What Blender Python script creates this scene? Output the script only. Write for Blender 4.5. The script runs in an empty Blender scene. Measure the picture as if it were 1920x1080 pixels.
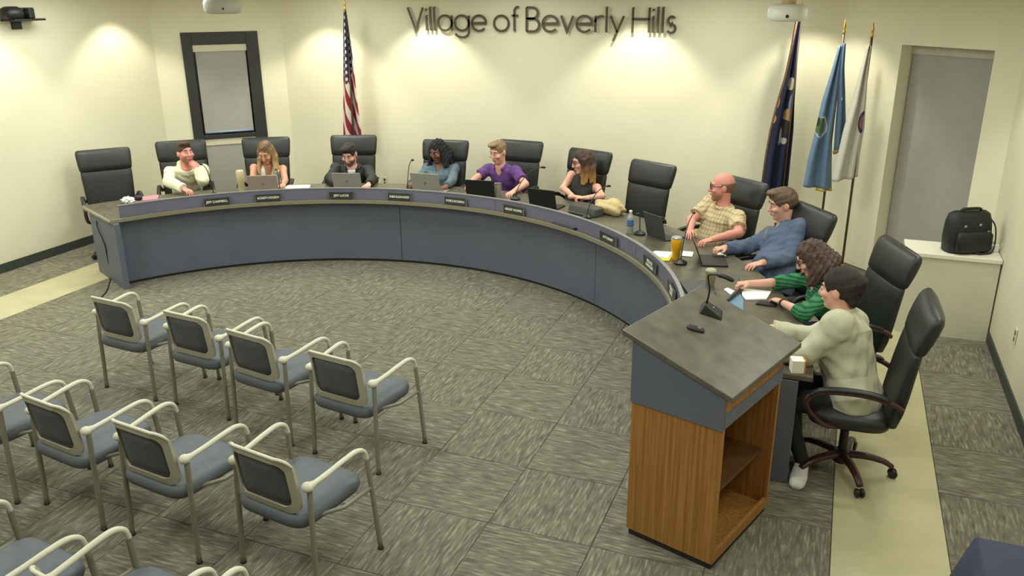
import bpy, bmesh, math, random
import numpy as np
from mathutils import Matrix, Vector

random.seed(7)
rng = np.random.default_rng(7)
SC = bpy.context.scene
COL = SC.collection
rad = math.radians

# ------------------------------------------------------------------ camera
CAM_F, CAM_TH, CAM_YAW, CAM_ROLL, CAM_H = 1567.4, rad(19.55), rad(21.455), rad(-.418), 3.0
_F = np.array([-math.sin(CAM_YAW), math.cos(CAM_YAW), 0.0])
_R = np.array([math.cos(CAM_YAW), math.sin(CAM_YAW), 0.0])
_U = np.array([0, 0, 1.0])
FW = _F * math.cos(CAM_TH) - _U * math.sin(CAM_TH)
_up = _F * math.sin(CAM_TH) + _U * math.cos(CAM_TH)
RT = _R * math.cos(CAM_ROLL) + _up * math.sin(CAM_ROLL)
UP = _up * math.cos(CAM_ROLL) - _R * math.sin(CAM_ROLL)
cam_d = bpy.data.cameras.new('camera')
cam_d.sensor_fit = 'HORIZONTAL'
cam_d.sensor_width = 36
cam_d.lens = CAM_F / 1920 * 36
cam_d.clip_start = .05
cam = bpy.data.objects.new('camera', cam_d)
COL.objects.link(cam)
cam.matrix_world = Matrix(((RT[0], UP[0], -FW[0], 0), (RT[1], UP[1], -FW[1], 0), (RT[2], UP[2], -FW[2], CAM_H), (0, 0, 0, 1)))
SC.camera = cam


def at(u, v, z):
    """room point at height z seen at photo pixel (u, v)"""
    d = FW + RT * (u - 960) / CAM_F - UP * (v - 540) / CAM_F
    return d * ((z - CAM_H) / d[2]) + np.array([0, 0, CAM_H])


# ------------------------------------------------------------------ world, lights, exposure
W = bpy.data.worlds.new('world')
SC.world = W
W.use_nodes = True
W.node_tree.nodes['Background'].inputs[0].default_value = (.05, .055, .06, 1)
W.node_tree.nodes['Background'].inputs[1].default_value = .3
SC.view_settings.view_transform = 'Standard'
SC.view_settings.look = 'None'
SC.view_settings.gamma = 1
SC.view_settings.use_curve_mapping = False
SC.view_settings.exposure = 0.0

CEIL = 3.12
PANEL_COL = (.94, 1.0, .93)
PANEL_W = 33.0
SPOT_COL = (1.0, .97, .80)
PANELS_AND_FILL = [(-6.9, 2.0), (-4.1, 2.0), (-1.3, 2.0), (-6.9, 4.6), (-4.1, 4.6), (-1.3, 4.6), (-6.4, 7.3), (-4.1, 7.3), (-1.6, 7.3), (.75, 3.4), (.75, 6.6), (-6.3, 9.0), (-3.8, 9.0), (-1.4, 9.0), (-7.9, 7.0), (-7.9, 4.4)]  # rows nearest the back and left walls are added to brighten the walls
for (x, y) in PANELS_AND_FILL:
    ld = bpy.data.lights.new('panel_or_fill_light', 'AREA')
    ld.shape = 'RECTANGLE'
    ld.size, ld.size_y = .56, 1.16
    ld.energy = PANEL_W * (.6 if x > .5 else (.62 if y > 8.5 else (.55 if x < -7.5 else 1)))
    ld.color = PANEL_COL
    lo = bpy.data.objects.new('panel_or_fill_light', ld)
    lo.location = (x, y, CEIL - .03)
    COL.objects.link(lo)
# wall washers: (x, y, energy)
WASH = [(-6.75, 9.75, 90), (-5.2, 9.82, 92), (-2.36, 9.82, 96), (-.42, 9.75, 70), (-8.27, 8.44, 66), (-8.27, 6.55, 62),
        (-8.27, 4.6, 62), (.95, 7.6, 52), (.95, 5.4, 40)]
for (x, y, e) in WASH:
    ld = bpy.data.lights.new('spot', 'SPOT')
    ld.energy = e
    ld.color = SPOT_COL
    ld.spot_size = rad(98)
    ld.spot_blend = .45
    ld.shadow_soft_size = .035
    lo = bpy.data.objects.new('spot', ld)
    lo.location = (x, y, CEIL - .02)
    COL.objects.link(lo)

# ------------------------------------------------------------------ materials


def lin(c):
    c = [x / 255 for x in c]
    return tuple((x / 12.92 if x <= .04045 else ((x + .055) / 1.055) ** 2.4) for x in c) + (1,)


MC = {}


def mat(name, rgb, rough=.6, var=.08, scale=30, bump=0, bscale=200, metal=0, spec=.5, trans=0):
    if name in MC:
        return MC[name]
    m = bpy.data.materials.new(name)
    m.use_nodes = True
    nt = m.node_tree
    b = nt.nodes['Principled BSDF']
    b.inputs['Roughness'].default_value = rough
    b.inputs['Metallic'].default_value = metal
    b.inputs['Specular IOR Level'].default_value = spec
    b.inputs['Transmission Weight'].default_value = trans
    tc = nt.nodes.new('ShaderNodeTexCoord')
    n = nt.nodes.new('ShaderNodeTexNoise')
    n.inputs['Scale'].default_value = scale
    n.inputs['Detail'].default_value = 3
    nt.links.new(tc.outputs['Object'], n.inputs['Vector'])
    r = nt.nodes.new('ShaderNodeValToRGB')
    c = lin(rgb)
    r.color_ramp.elements[0].color = tuple(x * (1 - var) for x in c[:3]) + (1,)
    r.color_ramp.elements[1].color = tuple(min(1, x * (1 + var)) for x in c[:3]) + (1,)
    r.color_ramp.elements[0].position = .3
    r.color_ramp.elements[1].position = .7
    nt.links.new(n.outputs['Fac'], r.inputs['Fac'])
    nt.links.new(r.outputs['Color'], b.inputs['Base Color'])
    if bump:
        n2 = nt.nodes.new('ShaderNodeTexNoise')
        n2.inputs['Scale'].default_value = bscale
        nt.links.new(tc.outputs['Object'], n2.inputs['Vector'])
        bp = nt.nodes.new('ShaderNodeBump')
        bp.inputs['Strength'].default_value = bump
        bp.inputs['Distance'].default_value = .01
        nt.links.new(n2.outputs['Fac'], bp.inputs['Height'])
        nt.links.new(bp.outputs['Normal'], b.inputs['Normal'])
    MC[name] = m
    return m


def nodes_of(m):
    return m.node_tree.nodes, m.node_tree.links, m.node_tree.nodes['Principled BSDF']


def base_mat(name, rough=.6, spec=.5):
    m = bpy.data.materials.new(name)
    m.use_nodes = True
    N, L, b = nodes_of(m)
    b.inputs['Roughness'].default_value = rough
    b.inputs['Specular IOR Level'].default_value = spec
    return m, N, L, b


def ramp(N, stops):
    r = N.new('ShaderNodeValToRGB')
    e = r.color_ramp.elements
    while len(e) < len(stops):
        e.new(.5)
    for i, (p, c) in enumerate(stops):
        e[i].position = p
        e[i].color = lin(c)
    return r


def mathn(N, L, op, a, b=None, c=None):
    n = N.new('ShaderNodeMath')
    n.operation = op
    for i, x in enumerate((a, b, c)):
        if x is None:
            continue
        if isinstance(x, (int, float)):
            n.inputs[i].default_value = x
        else:
            L.new(x, n.inputs[i])
    return n.outputs[0]


def carpet_mat():
    m, N, L, b = base_mat('carpet_tile', .95, .15)
    tc = N.new('ShaderNodeTexCoord')
    oi = N.new('ShaderNodeObjectInfo')
    off = N.new('ShaderNodeVectorMath')
    off.operation = 'ADD'
    cmb = N.new('ShaderNodeCombineXYZ')
    r1 = mathn(N, L, 'MULTIPLY', oi.outputs['Random'], 37.0)
    L.new(r1, cmb.inputs[0]); L.new(r1, cmb.inputs[1])
    L.new(tc.outputs['Object'], off.inputs[0]); L.new(cmb.outputs[0], off.inputs[1])

    def streak(sx, sy, detail, seed):
        mp = N.new('ShaderNodeMapping')
        mp.inputs['Scale'].default_value = (sx, sy, 1)
        mp.inputs['Location'].default_value = (seed, seed * 2, 0)
        L.new(off.outputs[0], mp.inputs['Vector'])
        n = N.new('ShaderNodeTexNoise')
        n.inputs['Scale'].default_value = 1
        n.inputs['Detail'].default_value = detail
        L.new(mp.outputs[0], n.inputs['Vector'])
        return n.outputs['Fac']
    a = streak(9.5, 62, 2, 0)
    c = streak(5.0, 24, 2, 5)
    rA = ramp(N, [(.30, (78, 76, 65)), (.44, (106, 103, 89)), (.56, (124, 121, 105)), (.68, (168, 164, 143))])
    L.new(a, rA.inputs['Fac'])
    rC = ramp(N, [(.34, (106, 94, 86)), (.5, (119, 116, 101)), (.64, (134, 131, 112))])
    L.new(c, rC.inputs['Fac'])
    mx = N.new('ShaderNodeMixRGB')
    mx.inputs[0].default_value = .45
    L.new(rA.outputs[0], mx.inputs[1]); L.new(rC.outputs[0], mx.inputs[2])
    L.new(mx.outputs[0], b.inputs['Base Color'])
    bp = N.new('ShaderNodeBump')
    bp.inputs['Strength'].default_value = .35
    bp.inputs['Distance'].default_value = .006
    L.new(a, bp.inputs['Height']); L.new(bp.outputs[0], b.inputs['Normal'])
    return m


def wood_mat(name, dark, light, rough=.45):
    m, N, L, b = base_mat(name, rough, .4)
    tc = N.new('ShaderNodeTexCoord')
    mp = N.new('ShaderNodeMapping')
    mp.inputs['Scale'].default_value = (60, 60, 1.3)
    L.new(tc.outputs['Object'], mp.inputs['Vector'])
    n = N.new('ShaderNodeTexNoise')
    n.inputs['Scale'].default_value = 1
    n.inputs['Detail'].default_value = 4
    n.inputs['Distortion'].default_value = .3
    L.new(mp.outputs[0], n.inputs['Vector'])
    r = ramp(N, [(.32, dark), (.62, light)])
    L.new(n.outputs['Fac'], r.inputs['Fac'])
    L.new(r.outputs[0], b.inputs['Base Color'])
    return m


def stripe_mat(name, base, dark, freq, thresh, rough=.85, vert=None, noise=.15):
    """horizontal (and optional vertical) woven stripes in object space"""
    m, N, L, b = base_mat(name, rough, .2)
    tc = N.new('ShaderNodeTexCoord')
    sp = N.new('ShaderNodeSeparateXYZ')
    L.new(tc.outputs['Object'], sp.inputs[0])
    nz = N.new('ShaderNodeTexNoise')
    nz.inputs['Scale'].default_value = 18
    L.new(tc.outputs['Object'], nz.inputs['Vector'])
    z = mathn(N, L, 'ADD', sp.outputs['Z'], mathn(N, L, 'MULTIPLY', nz.outputs['Fac'], noise * .1))
    s = mathn(N, L, 'SINE', mathn(N, L, 'MULTIPLY', z, freq))
    g = mathn(N, L, 'GREATER_THAN', s, thresh)
    if vert:
        xy = mathn(N, L, 'ADD', mathn(N, L, 'MULTIPLY', sp.outputs['X'], vert[1]), mathn(N, L, 'MULTIPLY', sp.outputs['Y'], vert[2]))
        s2 = mathn(N, L, 'SINE', mathn(N, L, 'MULTIPLY', xy, vert[0]))
        g2 = mathn(N, L, 'GREATER_THAN', s2, thresh)
        g = mathn(N, L, 'MULTIPLY', mathn(N, L, 'ADD', g, g2), .5)
    mx = N.new('ShaderNodeMixRGB')
    L.new(g, mx.inputs[0])
    mx.inputs[1].default_value = lin(base)
    mx.inputs[2].default_value = lin(dark)
    L.new(mx.outputs[0], b.inputs['Base Color'])
    return m


def uv_mat(name, base, spots, rough=.8, extra=None):
    """flat printed cloth: base colour with elliptical printed patches in the cloth's own UV"""
    m, N, L, b = base_mat(name, rough, .2)
    uv = N.new('ShaderNodeUVMap')
    sp = N.new('ShaderNodeSeparateXYZ')
    L.new(uv.outputs[0], sp.inputs[0])
    cur = N.new('ShaderNodeRGB')
    cur.outputs[0].default_value = lin(base)
    cur = cur.outputs[0]
    if extra:
        cur = extra(N, L, sp, cur)
    for (cu, cv, ru, rv, col) in spots:
        a = mathn(N, L, 'DIVIDE', mathn(N, L, 'SUBTRACT', sp.outputs['X'], cu), ru)
        c = mathn(N, L, 'DIVIDE', mathn(N, L, 'SUBTRACT', sp.outputs['Y'], cv), rv)
        d = mathn(N, L, 'ADD', mathn(N, L, 'MULTIPLY', a, a), mathn(N, L, 'MULTIPLY', c, c))
        g = mathn(N, L, 'LESS_THAN', d, 1.0)
        mx = N.new('ShaderNodeMixRGB')
        L.new(g, mx.inputs[0]); L.new(cur, mx.inputs[1])
        mx.inputs[2].default_value = lin(col)
        cur = mx.outputs[0]
    L.new(cur, b.inputs['Base Color'])
    return m


M_WALL = mat('wall_paint', (229, 223, 197), .75, .012, 3, .04, 160, spec=.25)
M_CEIL = mat('ceiling_paint', (226, 222, 205), .9, .02, 20)
M_BASEB = mat('baseboard_vinyl', (62, 68, 62), .5, .06, 10)
M_CARPET = carpet_mat()
M_VINYL = mat('cream_vinyl', (186, 178, 142), .42, .06, 5, .02, 60, spec=.4)
M_DAIS = mat('slate_blue_laminate', (100, 104, 118), .55, .05, 3, spec=.4)
M_UPST = mat('violet_grey_laminate', (112, 112, 130), .5, .04, 4, spec=.4)
M_COUNT = mat('dark_stone_laminate', (92, 87, 73), .33, .22, 14, spec=.5)
M_EDGE = mat('counter_edge', (136, 131, 108), .4, .08, 20)
M_LECT = mat('lectern_stone_laminate', (98, 93, 80), .36, .25, 9, spec=.5)
M_DARK = mat('dark_edge', (38, 38, 36), .5, .1, 20)
M_OAK = wood_mat('oak_veneer', (142, 96, 44), (176, 124, 66))
M_LEATH = mat('black_leather', (40, 41, 40), .42, .16, 25, .12, 220, spec=.45)
M_BLACKP = mat('black_plastic', (26, 26, 27), .45, .1, 20)
M_MAROON = mat('dark_cherry_wood', (66, 34, 38), .35, .2, 12)
M_CHROME = mat('chrome', (190, 190, 185), .22, .05, 20, metal=1)
M_GREYF = mat('grey_frame', (178, 173, 152), .45, .04, 10)
M_ARM = mat('pale_arm', (214, 210, 188), .42, .03, 10)
M_LEG = mat('grey_leg', (134, 129, 112), .42, .06, 10)
M_SEAT = mat('slate_seat_vinyl', (94, 98, 104), .6, .06, 30, .05, 300)
M_WHITE = mat('white_plastic', (232, 232, 222), .45, .02, 10)
M_PAPER = mat('white_paper', (244, 243, 238), .8, .02, 20)
M_YELP = mat('yellow_paper', (238, 212, 70), .8, .04, 20)
M_PINK = mat('pink_folder', (190, 132, 142), .7, .05, 20)
M_BLUEP = mat('blue_folder', (104, 138, 160), .6, .06, 20)
M_SILV = mat('silver_aluminium', (176, 172, 162), .38, .03, 20, metal=.35)
M_BLKLAP = mat('black_laptop_shell', (30, 30, 31), .5, .1, 20)
M_GOLD = mat('gold', (196, 160, 72), .35, .1, 20, metal=.8)
M_POLE = mat('brown_pole', (84, 62, 42), .45, .15, 20)
M_BLIND = mat('grey_roller_blind', (160, 158, 150), .85, .03, 8)
M_CASS = mat('blind_cassette', (206, 200, 176), .6, .03, 8)
M_WFRAME = mat('black_window_frame', (46, 45, 42), .5, .08, 12)
M_COUNTERW = mat('white_box_paint', (214, 210, 188), .6, .03, 6)
M_NAVY = mat('navy_cloth', (58, 60, 84), .8, .08, 8)
M_NYLON = mat('black_nylon', (24, 26, 26), .55, .2, 40, .2, 120)
M_LETTER = mat('bronze_letter', (84, 76, 58), .45, .08, 20, metal=.3)
M_GLASS = mat('window_glass', (200, 210, 205), .05, 0, 5, trans=1)


# ------------------------------------------------------------------ mesh builder
class B:
    def __init__(s):
        s.v, s.f, s.uv = [], [], []

    def add(s, verts, faces, uv=None):
        o = len(s.v)
        s.v += [tuple(map(float, p)) for p in verts]
        s.f += [tuple(i + o for i in f) for f in faces]
        if uv is not None:
            s.uv += list(uv)

    def box(s, lo, hi, M=None):
        x0, y0, z0 = lo
        x1, y1, z1 = hi
        vs = [(x0, y0, z0), (x1, y0, z0), (x1, y1, z0), (x0, y1, z0), (x0, y0, z1), (x1, y0, z1), (x1, y1, z1), (x0, y1, z1)]
        if M is not None:
            vs = [tuple(M @ Vector(p)) for p in vs]
        s.add(vs, [(0, 3, 2, 1), (4, 5, 6, 7), (0, 1, 5, 4), (1, 2, 6, 5), (2, 3, 7, 6), (3, 0, 4, 7)])
        return s

    def prism(s, poly, z0, z1):
        n = len(poly)
        vs = [(p[0], p[1], z0) for p in poly] + [(p[0], p[1], z1) for p in poly]
        s.add(vs, [tuple(range(n - 1, -1, -1)), tuple(range(n, 2 * n))] + [(i, (i + 1) % n, n + (i + 1) % n, n + i) for i in range(n)])
        return s

    def tube(s, pts, r, seg=10, closed=False, flat=1.0, upv=None):
        P = [Vector(p) for p in pts]
        n = len(P)
        rs = r if isinstance(r, (list, tuple)) else [r] * n
        rings = []
        ref = Vector(upv) if upv is not None else None
        for i in range(n):
            if closed:
                t = (P[(i + 1) % n] - P[i - 1])
            else:
                t = P[min(i + 1, n - 1)] - P[max(i - 1, 0)]
            t.normalize()
            if ref is None:
                ref = Vector((0, 0, 1)) if abs(t.z) < .9 else Vector((1, 0, 0))
            u = (ref - t * ref.dot(t))
            if u.length < 1e-5:
                u = t.orthogonal()
            u.normalize()
            w = t.cross(u)
            if upv is None:
                ref = u
            rings.append([P[i] + u * (math.cos(2 * math.pi * k / seg) * rs[i] * flat) + w * (math.sin(2 * math.pi * k / seg) * rs[i]) for k in range(seg)])
        vs = [tuple(p) for rg in rings for p in rg]
        fs = []
        m = n if closed else n - 1
        for i in range(m):
            j = (i + 1) % n
            for k in range(seg):
                l = (k + 1) % seg
                fs.append((i * seg + k, i * seg + l, j * seg + l, j * seg + k))
        if not closed:
            fs.append(tuple(range(seg - 1, -1, -1)))
            fs.append(tuple((n - 1) * seg + k for k in range(seg)))
        s.add(vs, fs)
        return s

    def lathe(s, prof, seg=20, c=(0, 0, 0), M=None):
        vs, fs = [], []
        n = len(prof)
        for (r, z) in prof:
            for k in range(seg):
                a = 2 * math.pi * k / seg
                vs.append(Vector((r * math.cos(a), r * math.sin(a), z)))
        for i in range(n - 1):
            for k in range(seg):
                l = (k + 1) % seg
                fs.append((i * seg + k, i * seg + l, (i + 1) * seg + l, (i + 1) * seg + k))
        fs.append(tuple(range(seg - 1, -1, -1)))
        fs.append(tuple((n - 1) * seg + k for k in range(seg)))
        vs = [(M @ p if M is not None else p) + Vector(c) for p in vs]
        s.add([tuple(p) for p in vs], fs)
        return s

    def ell(s, c, r, M=None, nu=14, nv=9):
        prof = [(max(1e-4, math.sin(math.pi * i / nv)), -math.cos(math.pi * i / nv)) for i in range(nv + 1)]
        D = Matrix.Diagonal((r[0], r[1], r[2]))
        s.lathe(prof, nu, c, (M @ D) if M is not None else D)
        return s

    def loft(s, secs, n=20, e=3.0, axis='z'):
        """secs: (t, cx, cy, a, b) superellipse sections stacked on an axis"""
        vs, fs = [], []
        for (t, cx, cy, a, b) in secs:
            for k in range(n):
                th = 2 * math.pi * k / n
                c, q = math.cos(th), math.sin(th)
                x = cx + a * math.copysign(abs(c) ** (2 / e), c)
                y = cy + b * math.copysign(abs(q) ** (2 / e), q)
                vs.append((x, y, t) if axis == 'z' else ((t, x, y) if axis == 'x' else (y, t, x)))
        for i in range(len(secs) - 1):
            for k in range(n):
                l = (k + 1) % n
                fs.append((i * n + k, i * n + l, (i + 1) * n + l, (i + 1) * n + k))
        fs.append(tuple(range(n - 1, -1, -1)))
        fs.append(tuple((len(secs) - 1) * n + k for k in range(n)))
        s.add(vs, fs)
        return s

    def sheet(s, fn, nu, nv, uvs=True):
        vs = [fn(i / nu, j / nv) for j in range(nv + 1) for i in range(nu + 1)]
        fs = [(j * (nu + 1) + i, j * (nu + 1) + i + 1, (j + 1) * (nu + 1) + i + 1, (j + 1) * (nu + 1) + i) for j in range(nv) for i in range(nu)]
        s.add(vs, fs, [(i / nu, j / nv) for j in range(nv + 1) for i in range(nu + 1)] if uvs else None)
        return s

    def mesh(s, name, m, smooth=False, solid=0):
        me = bpy.data.meshes.new(name)
        me.from_pydata(s.v, [], s.f)
        me.materials.append(m)
        if s.uv and len(s.uv) == len(s.v):
            ul = me.uv_layers.new(name='UVMap')
            li = np.zeros(len(me.loops), dtype=np.int32)
            me.loops.foreach_get('vertex_index', li)
            ul.data.foreach_set('uv', np.array(s.uv, dtype=np.float32)[li].ravel())
        me.update()
        if smooth:
            me.polygons.foreach_set('use_smooth', [True] * len(me.polygons))
        return me

    def obj(s, name, m, parent=None, smooth=False, bevel=0, loc=None, solid=0, auto=None):
        me = s.mesh(name, m, smooth)
        bm = bmesh.new()
        bm.from_mesh(me)
        bmesh.ops.recalc_face_normals(bm, faces=bm.faces)
        bm.to_mesh(me)
        bm.free()
        o = bpy.data.objects.new(name, me)
        COL.objects.link(o)
        if parent:
            o.parent = parent
        if loc is not None:
            o.location = loc
        if solid:
            md = o.modifiers.new('solid', 'SOLIDIFY')
            md.thickness = solid
            md.offset = 0
        if bevel:
            md = o.modifiers.new('bevel', 'BEVEL')
            md.width = bevel
            md.segments = 2
            md.limit_method = 'ANGLE'
            md.angle_limit = rad(40)
        if auto is not None and smooth:
            try:
                me.set_sharp_from_angle(angle=rad(auto))
            except Exception:
                pass
        return o


def tag(o, label=None, cat=None, group=None, kind=None):
    if label: o['label'] = label
    if cat: o['category'] = cat
    if group: o['group'] = group
    if kind: o['kind'] = kind
    return o


def thing(name, label, cat, loc=(0, 0, 0), rz=0, group=None):
    o = bpy.data.objects.new(name, None)
    o.empty_display_size = .1
    COL.objects.link(o)
    o.location = loc
    o.rotation_euler = (0, 0, rz)
    return tag(o, label, cat, group)


def copy_tree(o, parent=None):
    c = o.copy()
    COL.objects.link(c)
    if parent is not None:
        c.parent = parent
    for ch in list(o.children):
        copy_tree(ch, c)
    return c


def bez(p, n=8):
    """catmull-rom through points"""
    P = [np.array(q, float) for q in p]
    P = [2 * P[0] - P[1]] + P + [2 * P[-1] - P[-2]]
    out = []
    for i in range(1, len(P) - 2):
        for k in range(n):
            t = k / n
            a, b, c, d = P[i - 1], P[i], P[i + 1], P[i + 2]
            out.append(.5 * (2 * b + (c - a) * t + (2 * a - 5 * b + 4 * c - d) * t * t + (3 * b - a - 3 * c + d) * t ** 3))
    out.append(P[-2])
    return [tuple(q) for q in out]


# ------------------------------------------------------------------ room shell
XL, XR, YB = -8.75, 1.446, 10.35
A_ = np.array([-8.75, 9.14]); B_ = np.array([-7.54, 10.35])
C_ = np.array([-.104, 10.35]); D_ = np.array([1.446, 8.80])
YF = -1.2


def wall(name, p0, p1, holes=(), th=.2, h=CEIL):
    """wall from p0 to p1; room lies to the right of travel; holes (t0, t1, z0, z1)"""
    p0 = np.array(p0, float); p1 = np.array(p1, float)
    L = np.linalg.norm(p1 - p0)
    d = (p1 - p0) / L
    n = np.array([-d[1], d[0]])          # outward
    b = B()
    M = Matrix(((d[0], n[0], 0, p0[0]), (d[1], n[1], 0, p0[1]), (0, 0, 1, 0), (0, 0, 0, 1)))
    t = 0
    for (t0, t1, z0, z1) in holes:
        b.box((t, 0, 0), (t0, th, h), M)
        if z0 > 0:
            b.box((t0, 0, 0), (t1, th, z0), M)
        b.box((t0, 0, z1), (t1, th, h), M)
        t = t1
    b.box((t, 0, 0), (L, th, h), M)
    o = b.obj(name, M_WALL)
    tag(o, kind='structure')
    return M, L


fl = B().box((XL - .2, YF - .2, -.12), (XR + .2, YB + .2, -.008)).obj('floor', mat('floor_screed', (96, 92, 80), .9, .1, 8))
tag(fl, kind='structure')
tag(B().box((XL - .2, YF - .2, CEIL), (XR + .2, YB + .2, CEIL + .1)).obj('ceiling', M_CEIL), kind='structure')
# carpet tiles, quarter-turned, each a piece of the floor
T = .65
SL = (-8.05, -7.45)
SR = (.22, .84)
zones = [(XL, SL[0]), (SL[1], SR[0]), (SR[1], XR)]
shared = {}
ny0, ny1 = 1, 16


def tile_mesh(w, h):
    key = (round(w, 3), round(h, 3))
    if key not in shared:
        g = .0003
        b = B()
        lo = (-w / 2 + g, -h / 2 + g); hi = (w / 2 - g, h / 2 - g)
        i = .0025
        vs = [(lo[0], lo[1], -.008), (hi[0], lo[1], -.008), (hi[0], hi[1], -.008), (lo[0], hi[1], -.008),
              (lo[0] + i, lo[1] + i, 0), (hi[0] - i, lo[1] + i, 0), (hi[0] - i, hi[1] - i, 0), (lo[0] + i, hi[1] - i, 0)]
        b.add(vs, [(4, 5, 6, 7), (0, 1, 5, 4), (1, 2, 6, 5), (2, 3, 7, 6), (3, 0, 4, 7)])
        shared[key] = b.mesh('carpet_tile', M_CARPET)
    return shared[key]


for (zx0, zx1) in zones:
    nx = max(1, round((zx1 - zx0) / T))
    w = (zx1 - zx0) / nx
    for i in range(nx):
        for j in range(ny0, ny1):
            cx, cy = zx0 + w * (i + .5), T * (j + .5)
            if (cy - 9.14) > (cx + 8.75) + .3 or (cy - 8.8) > (1.446 - cx) + .3 or cy > YB:
                continue
            turn = (i + j) % 2
            me = tile_mesh(T, w) if turn else tile_mesh(w, T)
            o = bpy.data.objects.new('carpet_tile', me)
            COL.objects.link(o)
            o.parent = fl
            o.location = (cx, cy, 0)
            o.rotation_euler = (0, 0, rad(90) if turn else 0)
for k, (a, b_) in enumerate((SL, SR)):
    tag(B().box((a + .004, YF, -.008), (b_ - .004, 9.6, .001)).obj('trim_%d' % (k + 1), M_VINYL), kind='structure')

wall('wall_left', (XL, YF), A_)
MA, LA = wall('wall_back_left', A_, B_, [(.35, 1.365, .0, 2.50)])
wall('wall_back', B_, C_)
LC = float(np.linalg.norm(D_ - C_))
MCw, _ = wall('wall_back_right', C_, D_, [(LC - 1.36, LC - .30, .0, 2.455)])
wall('wall_right', D_, (XR, YF))
wall('wall_front', (XR, YF), (XL, YF))
# baseboards
for nm, p0, p1 in (('baseboard_left', (XL, YF), A_), ('baseboard_back', B_, C_), ('baseboard_right', D_, (XR, YF))):
    p0 = np.array(p0, float); p1 = np.array(p1, float)
    d = (p1 - p0) / np.linalg.norm(p1 - p0); n = np.array([d[1], -d[0]]) * .012
    o = B().prism([p0, p1, p1 + n, p0 + n], 0, .105).obj(nm, M_BASEB)
    tag(o, kind='structure')

# window 1: black frame with a transom, two roller blinds
w1 = thing('window_1', None, None)
tag(w1, kind='structure')
w1.matrix_world = MA


def wpart(b, name, m, par, **k):
    return b.obj(name, m, par, **k)


t0, t1, zt = .35, 1.365, 2.50
wpart(B().box((t0, -.025, .0), (t0 + .135, .07, zt)), 'frame_stile', M_WFRAME, w1, bevel=.006)
wpart(B().box((t1 - .165, -.025, .0), (t1, .07, zt)), 'frame_stile', M_WFRAME, w1, bevel=.006)
wpart(B().box((t0 + .135, -.025, zt - .165), (t1 - .165, .07, zt)), 'frame_rail', M_WFRAME, w1, bevel=.006)
wpart(B().box((t0 + .135, -.02, 1.045), (t1 - .165, .07, 1.10)), 'frame_rail', M_WFRAME, w1, bevel=.006)
wpart(B().box((t0 + .135, -.025, .0), (t1 - .165, .07, .12)), 'frame_rail', M_WFRAME, w1, bevel=.006)
wpart(B().box((t0 + .135, -.005, 2.24), (t1 - .165, .03, 2.335)), 'blind_cassette', M_CASS, w1, bevel=.006)
wpart(B().box((t0 + .165, .012, 1.14), (t1 - .185, .016, 2.24)), 'blind', M_BLIND, w1)
wpart(B().tube([(t0 + .165, .012, 1.135), (t1 - .185, .012, 1.135)], .014), 'blind_bar', mat('blind_bar', (150, 160, 190), .4), w1, smooth=True)
wpart(B().box((t0 + .135, .0, .95), (t1 - .165, .03, 1.045)), 'blind_cassette', M_CASS, w1, bevel=.006)
wpart(B().box((t0 + .15, .012, .14), (t1 - .18, .016, .95)), 'blind', M_BLIND, w1)
wpart(B().box((t0 + .13, .045, .1), (t1 - .16, .051, zt - .1)), 'pane', M_GLASS, w1)
# window 2: plain recess with a roller blind
w2 = thing('window_2', None, None)
tag(w2, kind='structure')
w2.matrix_world = MCw
a0, a1 = LC - 1.36, LC - .30
wpart(B().box((a0, .14, 2.36), (a1, .20, 2.455)), 'blind_cassette', mat('blind_cassette_grey', (178, 174, 156), .6), w2, bevel=.006)
wpart(B().box((a0 + .02, .155, .05), (a1 - .015, .159, 2.36)), 'blind', M_BLIND, w2)
wpart(B().box((a0, .18, .0), (a1, .186, 2.455)), 'pane', M_GLASS, w2)
wpart(B().box((a0, .14, .0), (a1, .2, .05)), 'sill', M_CASS, w2)
# outer wall boards closing the openings behind the panes
for Mx, q0, q1 in ((MA, t0, t1), (MCw, a0, a1)):
    b = B()
    b.box((q0 - .1, .2, 0), (q1 + .1, .24, 2.7), Mx)
    tag(b.obj('trim_%d' % (3 if Mx is MA else 4), M_WFRAME), kind='structure')

# ceiling fixtures; the wall-fill panels among them are added
for (x, y) in PANELS_AND_FILL:
    t = thing('ceiling_panel_or_fill', 'white ceiling panel light out of view, some added as wall fill', 'ceiling light', (x, y, CEIL), 0, 'panel lights in the ceiling')
    f = B()
    for (lo, hi) in (((-.3, -.6, -.02), (-.28, .6, 0)), ((.28, -.6, -.02), (.3, .6, 0)), ((-.28, -.6, -.02), (.28, -.58, 0)), ((-.28, .58, -.02), (.28, .6, 0))):
        f.box(lo, hi)
    f.obj('frame', M_WHITE, t)
    B().box((-.28, -.58, -.012), (.28, .58, -.004)).obj('diffuser', M_WHITE, t)
for (x, y, e) in WASH:
    t = thing('recessed_downlight', 'white recessed wall-washing downlight', 'ceiling light', (x, y, CEIL), 0, 'recessed downlights along the walls')
    ring = B()
    ring.tube([(math.cos(a) * .085, math.sin(a) * .085, -.004) for a in np.linspace(0, 2 * math.pi, 24, endpoint=False)], .012, 8, closed=True)
    ring.obj('trim_ring', M_WHITE, t, smooth=True)


# ------------------------------------------------------------------ dais
DC = np.array([-4.122, 4.935])


def pol(r, a):
    return (DC[0] + r * math.cos(rad(a)), DC[1] + r * math.sin(rad(a)))


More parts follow.
